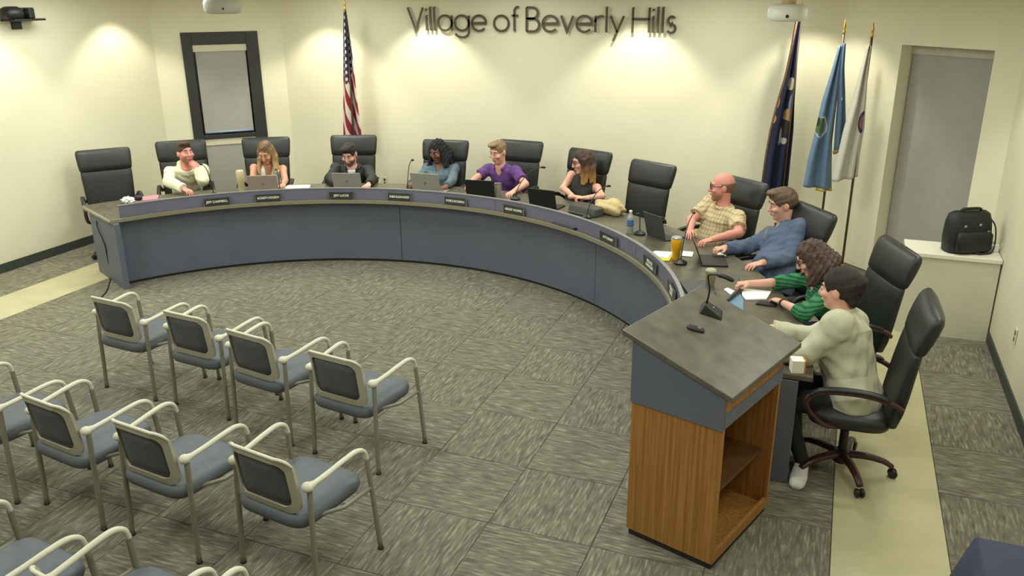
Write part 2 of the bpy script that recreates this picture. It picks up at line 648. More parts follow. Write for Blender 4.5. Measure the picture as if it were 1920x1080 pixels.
def arc_slab(r0, r1, a0, a1, z0, z1, step=1.5):
    n = max(2, int(abs(a1 - a0) / step))
    As = np.linspace(a0, a1, n + 1)
    b = B()
    vs, fs = [], []
    for a in As:
        for (r, z) in ((r0, z0), (r1, z0), (r1, z1), (r0, z1)):
            x, y = pol(r, a)
            vs.append((x, y, z))
    for i in range(n):
        for k in range(4):
            l = (k + 1) % 4
            fs.append((4 * i + k, 4 * i + l, 4 * i + 4 + l, 4 * i + 4 + k))
    fs += [(0, 1, 2, 3), (4 * n, 4 * n + 1, 4 * n + 2, 4 * n + 3)]
    b.add(vs, fs)
    return b


CT = .765
EL, ER = 153.4, .9
dais = thing('curved_dais_desk', 'long curved slate-blue council dais with dark stone counter', 'desk', (0, 0, 0))
for (a, b2) in ((152.3, 98.72), (98.6, 53.2), (53.08, ER)):
    arc_slab(3.36, 3.385, a, b2, .03, CT - .04).obj('front_panel', M_DAIS, dais)
arc_slab(3.375, 3.40, 152.2, ER, 0, .04).obj('plinth', M_DARK, dais)
for a, r0 in ((EL - .55, 3.19), (ER, 3.30)):
    x0, y0 = pol(r0, a); x1, y1 = pol(4.06, a)
    d = Vector((x1 - x0, y1 - y0, 0)); L_ = d.length; d.normalize()
    Mx = Matrix(((d.x, -d.y, 0, x0), (d.y, d.x, 0, y0), (0, 0, 1, 0), (0, 0, 0, 1)))
    B().box((0, -.03, 0), (L_, .03, CT - .04), Mx).obj('end_panel', M_DAIS, dais, bevel=.004)
arc_slab(3.245, 4.14, EL + .25, ER - .4, CT - .035, CT).obj('counter_top', M_COUNT, dais, bevel=.006)
arc_slab(3.232, 3.246, EL + .25, ER - .4, CT - .038, CT - .001).obj('counter_edge', M_EDGE, dais)
x0, y0 = pol(3.235, EL + .3); x1, y1 = pol(4.14, EL + .3)
B().tube([(x0, y0, CT - .019), (x1, y1, CT - .019)], .02, 8).obj('counter_edge', M_EDGE, dais, smooth=True)
seams = [151.6, 116.2, 77.0, 39.0, ER]
for a, b2 in zip(seams[:-1], seams[1:]):
    arc_slab(3.285, 3.305, a - .04, b2 + .04, CT, .887).obj('upstand_panel', M_UPST, dais)
arc_slab(3.28, 3.312, seams[0], ER, .887, .897).obj('upstand_cap', mat('upstand_cap', (132, 130, 128), .45), dais)


def to_mesh(curve_obj):
    dg = bpy.context.evaluated_depsgraph_get()
    me = bpy.data.meshes.new_from_object(curve_obj.evaluated_get(dg))
    return me


M_PLATE = mat('black_nameplate', (62, 62, 55), .3, .08, 20)
M_PLATET = mat('plate_lettering', (236, 234, 220), .5, .02)
plates = [(134.0, 'JEFF CAMPBELL', 'fourth-seat'), (124.3, 'ELIZABETH HODGSON', ''), (109.9, 'JEFF LUCAS', ''), (97.9, 'ROBIN ELLISON-RUSSO', ''),
          (85.8, 'PATRICK MCCORMICK', ''), (72.4, 'ASHLEY HOOPER', ''), (47.3, 'ATTORNEY', ''), (32.6, 'VILLAGE\nMANAGER', ''), (20.8, 'VILLAGE\nCLERK', '')]
plabs = ['dark nameplate on the dais ledge in front of the man in the cream hoodie', 'dark nameplate on the dais ledge in front of the blonde woman',
         'dark nameplate with short white name below the man in the black jacket', 'dark nameplate below the woman in the denim jacket',
         'dark nameplate with long white name left of the black laptop', 'black nameplate right of the grey tumbler on the dais ledge',
         'black nameplate with one short word below the empty seat', 'black two-line nameplate beside the yellow pad', 'black two-line nameplate nearest the lectern']
for (a, txt, _), lab in zip(plates, plabs):
    x, y = pol(3.262, a)
    t = thing('nameplate', lab, 'nameplate', (x, y, CT + .001), rad(a + 90), 'nameplates along the dais')
    # local +Y points to the dais centre
    L2 = .14
    B().box((-L2, -.006, 0), (L2, .004, .088)).obj('plate', M_PLATE, t, bevel=.002)
    for sx in (-1, 1):
        B().box((sx * L2 - .005, -.004, 0), (sx * L2 + .005, .008, .092)).obj('end_clip', M_CHROME, t)
    cu = bpy.data.curves.new('lettering', 'FONT')
    cu.body = txt
    cu.align_x = 'CENTER'
    cu.align_y = 'CENTER'
    cu.size = .034 if '\n' not in txt else .036
    cu.extrude = .0008
    cu.offset = .0009
    tmp = bpy.data.objects.new('tmp', cu)
    COL.objects.link(tmp)
    me = to_mesh(tmp)
    bpy.data.objects.remove(tmp)
    wx = max(v.co.x for v in me.vertices) - min(v.co.x for v in me.vertices)
    sc = min(1, .235 / wx)
    for v in me.vertices:
        v.co.x *= sc
    me.materials.clear()
    me.materials.append(M_PLATET)
    o = bpy.data.objects.new('lettering', me)
    COL.objects.link(o)
    o.parent = t
    o.matrix_local = Matrix(((-1, 0, 0, 0), (0, 0, 1, .0052), (0, 1, 0, .046), (0, 0, 0, 1)))
x, y = pol(3.262, 60.0)
t = thing('ledge_bar', 'thin black bar lying on the dais ledge right of the last name board', 'bar', (x, y, CT), rad(150))  # dark flat strip of unknown use, built as a plain bar
B().box((-.17, -.012, 0), (.17, .012, .014)).obj('bar', M_PLATE, t, bevel=.003)
B().box((-.185, -.016, 0), (-.165, .016, .022)).obj('end_cap', M_BLACKP, t, bevel=.003)

# power cord hanging at the left end of the dais
pts = bez([at(196, 403, CT), at(184, 403, .70), at(182, 424, .60), at(196, 458, .42), at(203, 490, .22), at(207, 520, .02), at(200, 545, .008), at(191, 556, .008)], 8)
tag(B().tube(pts, .007, 8).obj('power_cord', M_BLACKP, dais, smooth=True), 'thin black cord hanging at the left end')


# ------------------------------------------------------------------ executive chairs
def exec_chair():
    r = thing('executive_chair', 'x', 'chair')
    hub = B().lathe([(.05, .07), (.055, .09), (.05, .15), (.03, .16)], 16)
    hub.obj('hub', M_BLACKP, r, smooth=True, auto=40)
    for k in range(5):
        a = 2 * math.pi * k / 5 + .35
        c, s = math.cos(a), math.sin(a)
        p = bez([(c * .03, s * .03, .125), (c * .14, s * .14, .128), (c * .25, s * .25, .11), (c * .315, s * .315, .075)], 4)
        lg = B().tube(p, [.034 - .011 * i / (len(p) - 1) for i in range(len(p))], 8, flat=.7).obj('base_leg', M_MAROON, r, smooth=True)
        cs = B()
        M = Matrix.Rotation(a, 3, 'Z') @ Matrix.Rotation(rad(90), 3, 'X')
        for o in (-.016, .016):
            q = Vector((c * .32 - s * o, s * .32 + c * o, .03))
            cs.lathe([(.012, -.009), (.028, -.009), (.03, 0), (.028, .009), (.012, .009)], 12, q, M)
        cs.obj('caster', M_BLACKP, lg, smooth=True, auto=40)
    B().lathe([(.028, .15), (.028, .3), (.02, .3), (.02, .40)], 14).obj('gas_cylinder', M_BLACKP, r, smooth=True, auto=40)
    B().box((-.1, -.13, .385), (.1, .12, .425)).obj('tilt_mechanism', M_BLACKP, r, bevel=.01)
    st = B().loft([(.42, 0, 0, .235, .22), (.43, 0, 0, .262, .245), (.47, 0, 0, .275, .258), (.505, 0, 0, .268, .25), (.525, 0, 0, .24, .22), (.532, 0, 0, .16, .15)], 32, 4)
    st.obj('seat', M_LEATH, r, smooth=True)
    # backrest: padded S-curve shell
    bk = B().loft([(.46, 0, -.235, .20, .03), (.475, 0, -.237, .245, .045), (.56, 0, -.25, .265, .055), (.68, 0, -.268, .275, .055), (.80, 0, -.285, .28, .05),
                   (.90, 0, -.30, .285, .045), (.965, 0, -.312, .285, .04), (.985, 0, -.316, .28, .03)], 32, 3.2)
    bk.obj('backrest', M_LEATH, r, smooth=True)
    hd = B().loft([(.975, 0, -.318, .275, .03), (.99, 0, -.32, .292, .048), (1.05, 0, -.338, .30, .058), (1.12, 0, -.36, .305, .062), (1.18, 0, -.378, .308, .058), (1.21, 0, -.386, .302, .045), (1.226, 0, -.39, .285, .022)], 32, 3.4)
    hd.obj('headrest', M_LEATH, r, smooth=True)
    for sx in (-1, 1):
        x = .315 * sx
        p = bez([(.25 * sx, .08, .44), (.30 * sx, .16, .47), (x, .245, .555), (x, .265, .63), (x, .20, .685), (x, .05, .705), (x, -.10, .70), (x * .97, -.22, .665), (x * .9, -.275, .62)], 5)
        ar = B().tube(p, .021, 10, flat=.8).obj('arm', M_MAROON, r, smooth=True)
        q = bez([(x, .255, .655), (x, .19, .703), (x, .05, .722), (x, -.10, .717), (x, -.20, .69)], 5)
        B().tube(q, [.016] + [.026] * (len(q) - 2) + [.016], 10, flat=.55, upv=(0, 0, 1)).obj('arm_pad', M_BLACKP, ar, smooth=True)
    return r


def ctop(u, v, ang):
    p = at(u, v, 1.215)
    f = ang - 90
    return p[0] + .385 * math.cos(rad(f)), p[1] + .385 * math.sin(rad(f)), f


CH = [ctop(192, 281, 50), ctop(338, 265, 42), ctop(498, 259, 30), ctop(663, 255, 21), ctop(836, 264, 7), ctop(977, 265, -4), ctop(1108, 283, -20), ctop(1226, 306, -27)]
p9 = at(1440, 348, 1.215); tv = (math.cos(rad(-38)), math.sin(rad(-38)))
CH.append((p9[0] - .3 * tv[0] + .385 * math.cos(rad(-128)), p9[1] - .3 * tv[1] + .385 * math.sin(rad(-128)), -128))
p10 = at(1567, 407, 1.215); tv = (math.cos(rad(-54)), math.sin(rad(-54)))
CH.append((p10[0] - .3 * tv[0] + .385 * math.cos(rad(-144)), p10[1] - .3 * tv[1] + .385 * math.sin(rad(-144)), -144))
CH.append(ctop(1688, 462, -68))
CH.append((.25, 5.265, -178))
clabs = ['empty black executive chair at the far left end of the dais', 'black executive chair behind the man in the cream hoodie', 'black executive chair behind the blonde woman',
         'black executive chair in front of the striped flag', 'black executive chair behind the woman in the denim jacket', 'black executive chair behind the man in the purple polo',
         'black executive chair behind the long-haired woman in black', 'empty black executive chair left of the bald man', 'black executive chair behind the bald man',
         'black executive chair behind the man in the blue pullover', 'black executive chair behind the woman in green, in front of the white box', 'black executive chair nearest the camera, turned side-on by the lectern']
ec0 = exec_chair()
for i, (x, y, f) in enumerate(CH):
    o = ec0 if i == 0 else copy_tree(ec0)
    o.location = (x, y, 0)
    o.rotation_euler = (0, 0, rad(f - 90))
    tag(o, clabs[i], 'chair', 'executive chairs behind the dais')
    for ch in o.children:
        if ch.name.startswith(('base_leg', 'hub')):
            ch.rotation_euler.z = rad((i * 37) % 72) if i != 11 else rad(-41 - 45 + 90 - math.degrees(.35) - (f - 90) - 72 * 0)


# ------------------------------------------------------------------ guest chairs
def rrect(hw_b, hw_t, z0, z1, rb, rt, n=6):
    """closed path in (x,z): rounded trapezoid"""
    pts = []
    for (cx, cz, r, a0) in ((hw_t - rt, z1 - rt, rt, 0), (-(hw_t - rt), z1 - rt, rt, 90), (-(hw_b - rb), z0 + rb, rb, 180), (hw_b - rb, z0 + rb, rb, 270)):
        for k in range(n + 1):
            a = rad(a0 + 90 * k / n)
            pts.append((cx + r * math.cos(a), cz + r * math.sin(a)))
    return pts


def guest_chair():
    r = thing('guest_chair', 'x', 'chair')

    def by(x, z):
        return -.005 - .12 * (z - .47) - .075 * (1 - (x / .25) ** 2) + .015 - .02 * max(0, (z - .72) / .12) ** 2

    st = B().loft([(.392, 0, .19, .225, .235), (.40, 0, .19, .24, .25), (.43, 0, .19, .25, .26), (.462, 0, .19, .245, .255), (.474, 0, .19, .225, .235), (.478, 0, .19, .16, .17)], 40, 6)
    st.obj('seat', M_SEAT, r, smooth=True)
    # back frame band, wide wing on top
    path = rrect(.216, .216, .478, .818, .06, .075)
    inner = rrect(.182, .180, .522, .788, .045, .06)
    n = len(path)
    vs, fs = [], []
    for (x, z) in path: vs.append((x, by(x, z) + .006, z))
    for (x, z) in path: vs.append((x, by(x, z) - .012, z))
    for (x, z) in inner: vs.append((x, by(x, z) - .016, z))
    for (x, z) in inner: vs.append((x, by(x, z) + .008, z))
    for k in range(n):
        l = (k + 1) % n
        for a in range(4):
            c = (a + 1) % 4
            fs.append((a * n + k, a * n + l, c * n + l, c * n + k))
    bb = B()
    bb.add(vs, fs)
    fr = bb.obj('back_frame', M_GREYF, r, smooth=True, auto=50)
    # pale lip along the top: the wing
    lip = [(x, by(x, z) - .006, z + .003) for (x, z) in path[1:13]]
    B().tube(lip, [.007, .009] + [.0115] * 8 + [.009, .007], 8, flat=.8).obj('top_rail', M_ARM, fr, smooth=True)
    # side struts joining frame to knobs
    mm = B()
    cx, cz = 0, .65
    pn = len(inner)
    vs = [(0, by(0, .65) - .002, .65)] + [(x * .55, by(x * .55, cz + (z - cz) * .55) - .002, cz + (z - cz) * .55) for (x, z) in inner] + [(x, by(x, z) - .002, z) for (x, z) in inner]
    fs = [(0, 1 + k, 1 + (k + 1) % pn) for k in range(pn)] + [(1 + k, 1 + pn + k, 1 + pn + (k + 1) % pn, 1 + (k + 1) % pn) for k in range(pn)]
    mm.add(vs, fs)
    mm.obj('mesh_panel', mat('grey_mesh_panel', (84, 86, 90), .7, .12, 60), r, smooth=True, solid=.004)
    for sx in (-1, 1):
        p = bez([(.262 * sx, .0, .655), (.268 * sx, -.01, .50), (.272 * sx, -.022, .2), (.276 * sx, -.03, .008)], 4)
        lg = B().tube(p, .0165, 10, flat=.85).obj('leg', M_LEG, r, smooth=True)
        B().lathe([(.018, 0), (.018, .012), (.014, .016)], 10, (.276 * sx, -.03, 0)).obj('foot', M_DARK, lg)
        p = bez([(.292 * sx, .405, .615), (.297 * sx, .415, .5), (.305 * sx, .435, .25), (.312 * sx, .45, .008)], 4)
        lg = B().tube(p, .0165, 10, flat=.75).obj('leg', M_LEG, r, smooth=True)
        B().lathe([(.018, 0), (.018, .012), (.014, .016)], 10, (.312 * sx, .45, 0)).obj('foot', M_DARK, lg)
        p = bez([(.25 * sx, -.02, .648), (.27 * sx, .0, .652), (.28 * sx, .12, .664), (.286 * sx, .24, .680), (.29 * sx, .335, .684), (.291 * sx, .39, .655), (.292 * sx, .408, .60)], 6)
        rs = [.027] * 4 + [.023] * 4 + [.0165] * (len(p) - 8)
        ar = B().tube(p, rs, 10, flat=.85).obj('arm', M_ARM, r, smooth=True)
        B().ell((.262 * sx, -.012, .650), (.034, .032, .026)).obj('arm_knob', M_ARM, ar, smooth=True)
        B().tube([(.21 * sx, .03, .425), (.30 * sx, .20, .42), (.302 * sx, .41, .42)], .012, 8).obj('side_rail', M_LEG, r, smooth=True)
    return r


GC = [(-5.02, 4.50, -5), (-4.275, 4.455, -6), (-3.605, 4.315, -9.5), (-2.85, 4.205, -8),
      (-4.80, 3.11, -8), (-4.075, 3.095, -8), (-3.33, 3.045, -7), (-2.555, 3.06, -9),
      (-3.37, 1.93, -8), (-2.66, 1.965, -9), (-1.94, 1.94, -6)]
gl = ['grey mesh-back guest chair, leftmost in the front row', 'grey mesh-back guest chair, second from left in the front row', 'grey mesh-back guest chair, third from left in the front row',
      'grey mesh-back guest chair at the right end of the front row, all legs in view', 'grey mesh-back guest chair cut by the left frame edge in the second row', 'grey mesh-back guest chair, second from left in the second row',
      'grey mesh-back guest chair, third from left in the second row', 'grey mesh-back guest chair at the right end of the second row', 'grey guest chair in the bottom left corner of the third row',
      'grey guest chair in the middle of the third row at the bottom edge', 'grey guest chair at the bottom edge, right end of the third row']
gc0 = guest_chair()
for i, (x, y, a) in enumerate(GC):
    o = gc0 if i == 0 else copy_tree(gc0)
    o.location = (x, y, 0)
    o.rotation_euler = (0, 0, rad(a))
    tag(o, gl[i], 'chair', 'guest chairs in rows')

# ------------------------------------------------------------------ lectern
LA0 = np.array([-.384, 3.923])
lec = thing('lectern', 'wooden lectern with slate-blue apron and sloping dark stone top', 'lectern')
dv, ev = np.array([-.95, .313]), np.array([.313, .95])
lec.matrix_world = Matrix(((dv[0], ev[0], 0, LA0[0]), (dv[1], ev[1], 0, LA0[1]), (0, 0, 1, 0), (0, 0, 0, 1)))
LD, LE = .545, .73       # local x = depth towards dais, y = width
AP = .885                # apron bottom


def slope(x):            # underside of the sloping top
    return 1.055 + .20 * (x + .04) / .64


def quadprism(b, x0, x1, y0, y1, zb, zt):
    vs = [(x0, y0, zb), (x1, y0, zb), (x1, y1, zb), (x0, y1, zb), (x0, y0, zt(x0)), (x1, y0, zt(x1)), (x1, y1, zt(x1)), (x0, y1, zt(x0))]
    b.add(vs, [(0, 3, 2, 1), (4, 5, 6, 7), (0, 1, 5, 4), (1, 2, 6, 5), (2, 3, 7, 6), (3, 0, 4, 7)])
    return b


B().box((.01, .01, 0), (LD - .01, LE - .01, .04)).obj('plinth', M_DARK, lec)
B().box((0, 0, .04), (LD, .022, AP)).obj('side_panel', M_OAK, lec)
B().box((0, LE - .022, .04), (LD, LE, AP)).obj('side_panel', M_OAK, lec)
B().box((LD - .022, .022, .04), (LD, LE - .022, AP)).obj('front_panel', M_OAK, lec)
B().box((0, .022, .04), (LD - .022, LE - .022, .06)).obj('bottom_shelf', M_OAK, lec)
B().box((.0, .022, .06), (.022, LE - .022, .10)).obj('bottom_rail', M_OAK, lec)
B().box((.06, .022, .40), (LD - .022, LE - .022, .42)).obj('middle_shelf', mat('shelf_dark_oak', (92, 62, 30), .5, .15), lec)
quadprism(B(), -.004, LD + .004, -.012, .0, AP - .02, lambda x: slope(x) - .002).obj('apron_panel', M_DAIS, lec)
quadprism(B(), -.004, LD + .004, LE, LE + .012, AP - .02, lambda x: slope(x) - .002).obj('apron_panel', M_DAIS, lec)
quadprism(B(), LD - .008, LD + .004, .0, LE, AP - .02, lambda x: slope(x) - .002).obj('apron_panel', M_DAIS, lec)
B().box((.0, .0, .955), (.016, LE, slope(0) - .003)).obj('fascia', M_OAK, lec)
B().box((-.006, .0, .875), (.012, LE, .955)).obj('fascia_rail', M_DAIS, lec)
quadprism(B(), .016, LD - .02, .0, LE, .90, lambda x: .915).obj('upper_shelf', M_OAK, lec)
tp = B()
vs = []
for dz in (0, .03):
    for (x, y) in ((-.05, -.035), (.605, -.035), (.605, .86), (-.05, .86)):
        vs.append((x, y, slope(x) + dz))
tp.add(vs, [(0, 3, 2, 1), (4, 5, 6, 7), (0, 1, 5, 4), (1, 2, 6, 5), (2, 3, 7, 6), (3, 0, 4, 7)])
ltop = tp.obj('top', M_LECT, lec, bevel=.004)
tilt = math.atan2(.20, .64)


def lecpt(x, y, dz=0):
    p = lec.matrix_world @ Vector((x, y, slope(x) + .03 + dz))
    return p


def lec_frame(x, y, yaw=0):
    R = Matrix(((dv[0], ev[0], 0), (dv[1], ev[1], 0), (0, 0, 1))) @ Matrix.Rotation(-tilt, 3, 'Y') @ Matrix.Rotation(yaw, 3, 'Z')
    M = R.to_4x4()
    M.translation = lecpt(x, y, .001)
    return M


# desk microphone on the lectern
dm = thing('desk_microphone', 'black gooseneck desk microphone on the far edge of the lectern top', 'microphone')
dm.matrix_world = lec_frame(.42, .62, rad(-25))
vs = [(-.075, -.055, 0), (.06, -.055, 0), (.06, .055, 0), (-.075, .055, 0), (-.065, -.045, .018), (.045, -.03, .055), (.045, .03, .055), (-.065, .045, .018)]
bb = B(); bb.add(vs, [(0, 3, 2, 1), (4, 5, 6, 7), (0, 1, 5, 4), (1, 2, 6, 5), (2, 3, 7, 6), (3, 0, 4, 7)])
bb.obj('base', M_BLACKP, dm, bevel=.006)
B().tube(bez([(.035, 0, .05), (.05, .0, .14), (.085, -.0, .22), (.04, -.02, .255)], 6), .0055, 8).obj('gooseneck', M_BLACKP, dm, smooth=True)
B().tube(bez([(.045, -.02, .253), (.0, -.035, .262), (-.05, -.05, .262)], 4), [.008] + [.013] * 7 + [.009], 10).obj('microphone_head', M_BLACKP, dm, smooth=True)
B().lathe([(.004, 0), (.004, .003), (.002, .004)], 8, (-.01, 0, .038)).obj('light', M_WHITE, dm)
rc = thing('clicker', 'small dark presenter clicker on the lectern top', 'clicker')
rc.matrix_world = lec_frame(.375, .36, rad(55))
B().loft([(0, 0, 0, .022, .05), (.012, 0, 0, .022, .05), (.018, 0, 0, .016, .044)], 20, 4).obj('body', M_DARK, rc, smooth=True, auto=40)
B().lathe([(.011, 0), (.011, .004)], 12, (0, .018, .016)).obj('button', mat('grey_button', (110, 108, 100), .5), rc)

# ------------------------------------------------------------------ white box under the window, bag on it
wb = thing('white_cabinet', 'low white painted cabinet in the corner under the shaded window', 'cabinet')
B().box((.685, 7.985, 0), (1.432, 8.40, .735)).obj('body', M_COUNTERW, wb)
B().box((.675, 7.965, .735), (1.44, 8.41, .772)).obj('top', mat('white_box_top', (232, 229, 212), .5, .02), wb, bevel=.004)
bag = thing('black_bag', 'black nylon laptop bag leaning on the white cabinet', 'bag', (1.16, 8.18, .773), rad(28))
bs = B().loft([(0, 0, 0, .185, .085), (.015, 0, 0, .20, .10), (.14, 0, .005, .205, .105), (.27, 0, .015, .20, .085), (.34, 0, .02, .185, .06), (.365, 0, .02, .15, .03)], 28, 3.6)
bs.obj('body', M_NYLON, bag, smooth=True)
B().loft([(.02, 0, -.105, .15, .03), (.04, 0, -.11, .165, .035), (.17, 0, -.105, .165, .032), (.20, 0, -.095, .15, .02)], 24, 4).obj('front_pocket', M_NYLON, bag, smooth=True)
B().tube(bez([(-.10, .01, .355), (-.08, .0, .385), (0, -.01, .392), (.08, 0, .385), (.10, .01, .355)], 5), .012, 8).obj('handle', M_NYLON, bag, smooth=True)
B().tube(bez([(.19, .0, .30), (.235, -.03, .22), (.23, -.07, .08), (.16, -.13, .012), (.05, -.145, .01), (-.02, -.12, .05)], 6), .012, 8, flat=.5).obj('strap', M_NYLON, bag, smooth=True)
for (x, z) in ((.05, .26), (.12, .20), (-.09, .25)):
    B().box((x - .012, -.108 if z < .25 else -.085, z - .01), (x + .012, -.098 if z < .25 else -.07, z + .01)).obj('buckle', M_CHROME, bag)
wbx = thing('small_white_router', 'small white device with cable behind the black bag', 'router', (1.365, 8.27, .773), rad(10))
B().box((-.06, -.07, 0), (.06, .07, .07)).obj('body', M_WHITE, wbx, bevel=.008)
B().lathe([(.035, .07), (.04, .085), (.03, .10), (.012, .108)], 16).obj('dome', M_WHITE, wbx, smooth=True)
B().tube(bez([(.05, -.05, .03), (.062, -.09, .05), (.064, -.10, .10), (.068, -.06, .02)], 5), .004, 6).obj('cable', M_WHITE, wbx, smooth=True)

# navy cloth table at the lower right corner
nt_ = thing('cloth_table', 'corner of a table under a navy cloth at the lower right', 'table', (.76, 2.98, 0))
b = B()
prof = [(.75, 0), (.735, .012), (.5, .06), (.25, .10), (.02, .125)]
vs, fs = [], []
seg = 64
for j, (z, off) in enumerate(prof):
    for k in range(seg):
        u = k / seg * 4
        s_, f_ = int(u), u - int(u)
        cs = [(0, 0), (.48, 0), (.48, .60), (0, .60)]
        a, c = cs[s_], cs[(s_ + 1) % 4]
        x, y = a[0] + (c[0] - a[0]) * f_, a[1] + (c[1] - a[1]) * f_
        nx, ny = (x - .24) / .24, (y - .30) / .30
        m_ = max(abs(nx), abs(ny))
        wv = 1 + (.35 * math.sin(k * 1.05) if j > 1 else 0)
        vs.append((x + off * wv * (nx if abs(nx) > .98 else nx * .3), y + off * wv * (ny if abs(ny) > .98 else ny * .3), z))
for j in range(len(prof) - 1):
    for k in range(seg):
        l = (k + 1) % seg
        fs.append((j * seg + k, j * seg + l, (j + 1) * seg + l, (j + 1) * seg + k))
fs.append(tuple(range(seg)))
b.add(vs, fs)
b.obj('tablecloth', M_NAVY, nt_, smooth=True, auto=40)
for (x, y) in ((.06, .06), (.42, .06), (.42, .54), (.06, .54)):
    B().tube([(x, y, 0), (x, y, .73)], .018, 8).obj('leg', M_DARK, nt_)
B().box((.01, .01, .715), (.47, .59, .742)).obj('tabletop', M_OAK, nt_)

# black camera on the left wall
wc = thing('wall_camera', 'black camera unit on a small wall shelf high on the left wall', 'camera', (XL, 7.08, 2.725))
B().box((0, -.14, 0), (.22, .26, .022)).obj('shelf', M_BLACKP, wc, bevel=.004)
B().box((0, -.02, -.09), (.02, .10, .0)).obj('bracket', M_BLACKP, wc)
B().loft([(.022, .12, -.08, .09, .11), (.08, .12, -.08, .10, .12), (.13, .12, -.08, .09, .11), (.155, .12, -.08, .05, .06)], 20, 2.6).obj('body', M_BLACKP, wc, smooth=True)
B().box((.04, .08, .022), (.19, .16, .14)).obj('head', M_BLACKP, wc, bevel=.015)
B().tube([(.115, .045, .03), (.115, .06, .13)], .018, 10).obj('lens', M_CHROME, wc, smooth=True)

# white ceiling devices
for (x, y, z, lab) in ((-3.50, 4.25, 2.885, 'white dome sensor hanging from the ceiling above the black framed window'), (-.385, 5.6, 2.815, 'white dome sensor hanging from the ceiling beside the navy flag')):
    t = thing('ceiling_sensor', lab, 'sensor', (x, y, z), 0, 'white ceiling sensors')
    kk = .84 if x < -2 else .94
    B().loft([(q[0], 0, 0, q[3] * kk, q[3] * kk) for q in ((0, 0, 0, .085), (.006, 0, 0, .112), (.03, 0, 0, .124), (.065, 0, 0, .124), (.09, 0, 0, .112), (.10, 0, 0, .08))], 28, 2.4).obj('body', M_WHITE, t, smooth=True)
    B().tube([(0, 0, .095), (0, 0, CEIL - z)], .045, 14).obj('stem', mat('sensor_stem', (214, 190, 150), .5), t, smooth=True)
    d = Vector((0 - x, 0 - y, 0)).normalized()
    B().ell((d.x * .119 * kk, d.y * .119 * kk, .032), (.011, .011, .011)).obj('lens', M_BLACKP, t, smooth=True)

# wall outlets
for (p, rz, lab) in (((XR - .002, 6.97, .46), rad(90), 'white double power outlet on the right wall'), ((-6.015, YB - .002, .44), rad(180), 'white double power outlet low on the back wall')):
    t = thing('power_outlet', lab, 'outlet', p, rz)
    B().box((-.038, 0, -.06), (.038, .008, .06)).obj('plate', mat('outlet_plate', (222, 214, 186), .5), t, bevel=.002)
    for z in (-.026, .026):
        B().loft([(z - .018, 0, .008, .008, .004), (z - .012, 0, .008, .016, .004), (z + .012, 0, .008, .016, .004), (z + .018, 0, .008, .008, .004)], 12, 2.5).obj('socket', mat('socket_dark', (88, 82, 66), .5), t)

# ------------------------------------------------------------------ wall lettering
def ribbon(pts, w, d, closed=False):
    P = [np.array(p, float) for p in pts]
    P = [q for i, q in enumerate(P) if i == 0 or np.linalg.norm(q - P[i - 1]) > 1e-4]
    n = len(P)
    vs, fs = [], []
    for i in range(n):
        if closed:
            t = P[(i + 1) % n] - P[i - 1]
        else:
            t = P[min(i + 1, n - 1)] - P[max(i - 1, 0)]
        t = t / (np.linalg.norm(t) + 1e-9)
        nn = np.array([-t[1], t[0]]) * w / 2
        if not closed and 0 < i < n - 1:
            a = P[i] - P[i - 1]; c = P[i + 1] - P[i]
            cs = np.dot(a, c) / (np.linalg.norm(a) * np.linalg.norm(c))
            nn = nn / max(.35, math.sqrt((1 + cs) / 2))
        for (q, z) in ((P[i] + nn, 0), (P[i] - nn, 0), (P[i] - nn, d), (P[i] + nn, d)):
            vs.append((q[0], -z, q[1]))
    m = n if closed else n - 1
    for i in range(m):
        j = (i + 1) % n
        for k in range(4):
            l = (k + 1) % 4
            fs.append((4 * i + k, 4 * i + l, 4 * j + l, 4 * j + k))
    if not closed:
        fs += [(0, 1, 2, 3), (4 * n - 4, 4 * n - 3, 4 * n - 2, 4 * n - 1)]
    return vs, fs


def arc(cx, cy, rx, ry, a0, a1, n=20):
    return [(cx + rx * math.cos(rad(a)), cy + ry * math.sin(rad(a))) for a in np.linspace(a0, a1, n)]


XH = .66
R3 = XH / 2
circ = (arc(R3, R3, R3, R3, 0, 342, 20), True)
GL = {
    'V': (.74, [([(0, 1), (.37, 0), (.74, 1)], False)]),
    'i': (.05, [([(.02, 0), (.02, XH)], False), ([(.02, .86), (.02, .95)], False)]),
    'l': (.05, [([(.02, 0), (.02, 1.02)], False)]),
    'a': (XH, [circ, ([(XH, 0), (XH, XH)], False)]),
    'g': (XH, [circ, ([(XH, XH), (XH, -.05)] + arc(R3, -.05, R3, .24, 0, -160, 12), False)]),
    'e': (XH, [([(.02, R3), (XH, R3)] + arc(R3, R3, R3, R3, 12, 318, 22), False)]),
    'o': (XH, [circ]),
    'f': (.30, [([(.12, 0), (.12, .84)] + arc(.28, .84, .16, .18, 180, 80, 8), False), ([(0, XH), (.28, XH)], False)]),
    'B': (.56, [([(0, 0), (0, 1)], False), ([(0, 1), (.26, 1)] + arc(.26, .77, .23, .23, 80, -80, 10) + [(0, .54)], False), ([(.0, .54), (.28, .54)] + arc(.28, .27, .27, .27, 80, -80, 10) + [(0, 0)], False)]),
    'v': (.52, [([(0, XH), (.26, 0), (.52, XH)], False)]),
    'r': (.30, [([(0, 0), (0, XH)], False), (arc(.24, .40, .24, .25, 180, 70, 8), False)]),
    'y': (.54, [([(0, XH), (.28, .0)], False), ([(.54, XH), (.12, -.36)], False)]),
    'H': (.66, [([(0, 0), (0, 1)], False), ([(.66, 0), (.66, 1)], False), ([(0, .54), (.66, .54)], False)]),
    's': (.34, [(arc(.18, .49, .14, .155, 40, 270, 12) + arc(.17, .165, .165, .165, 90, -150, 14), False)]),
}
text = 'Village of Beverly Hills'
gap = .14
adv, xs = 0, []
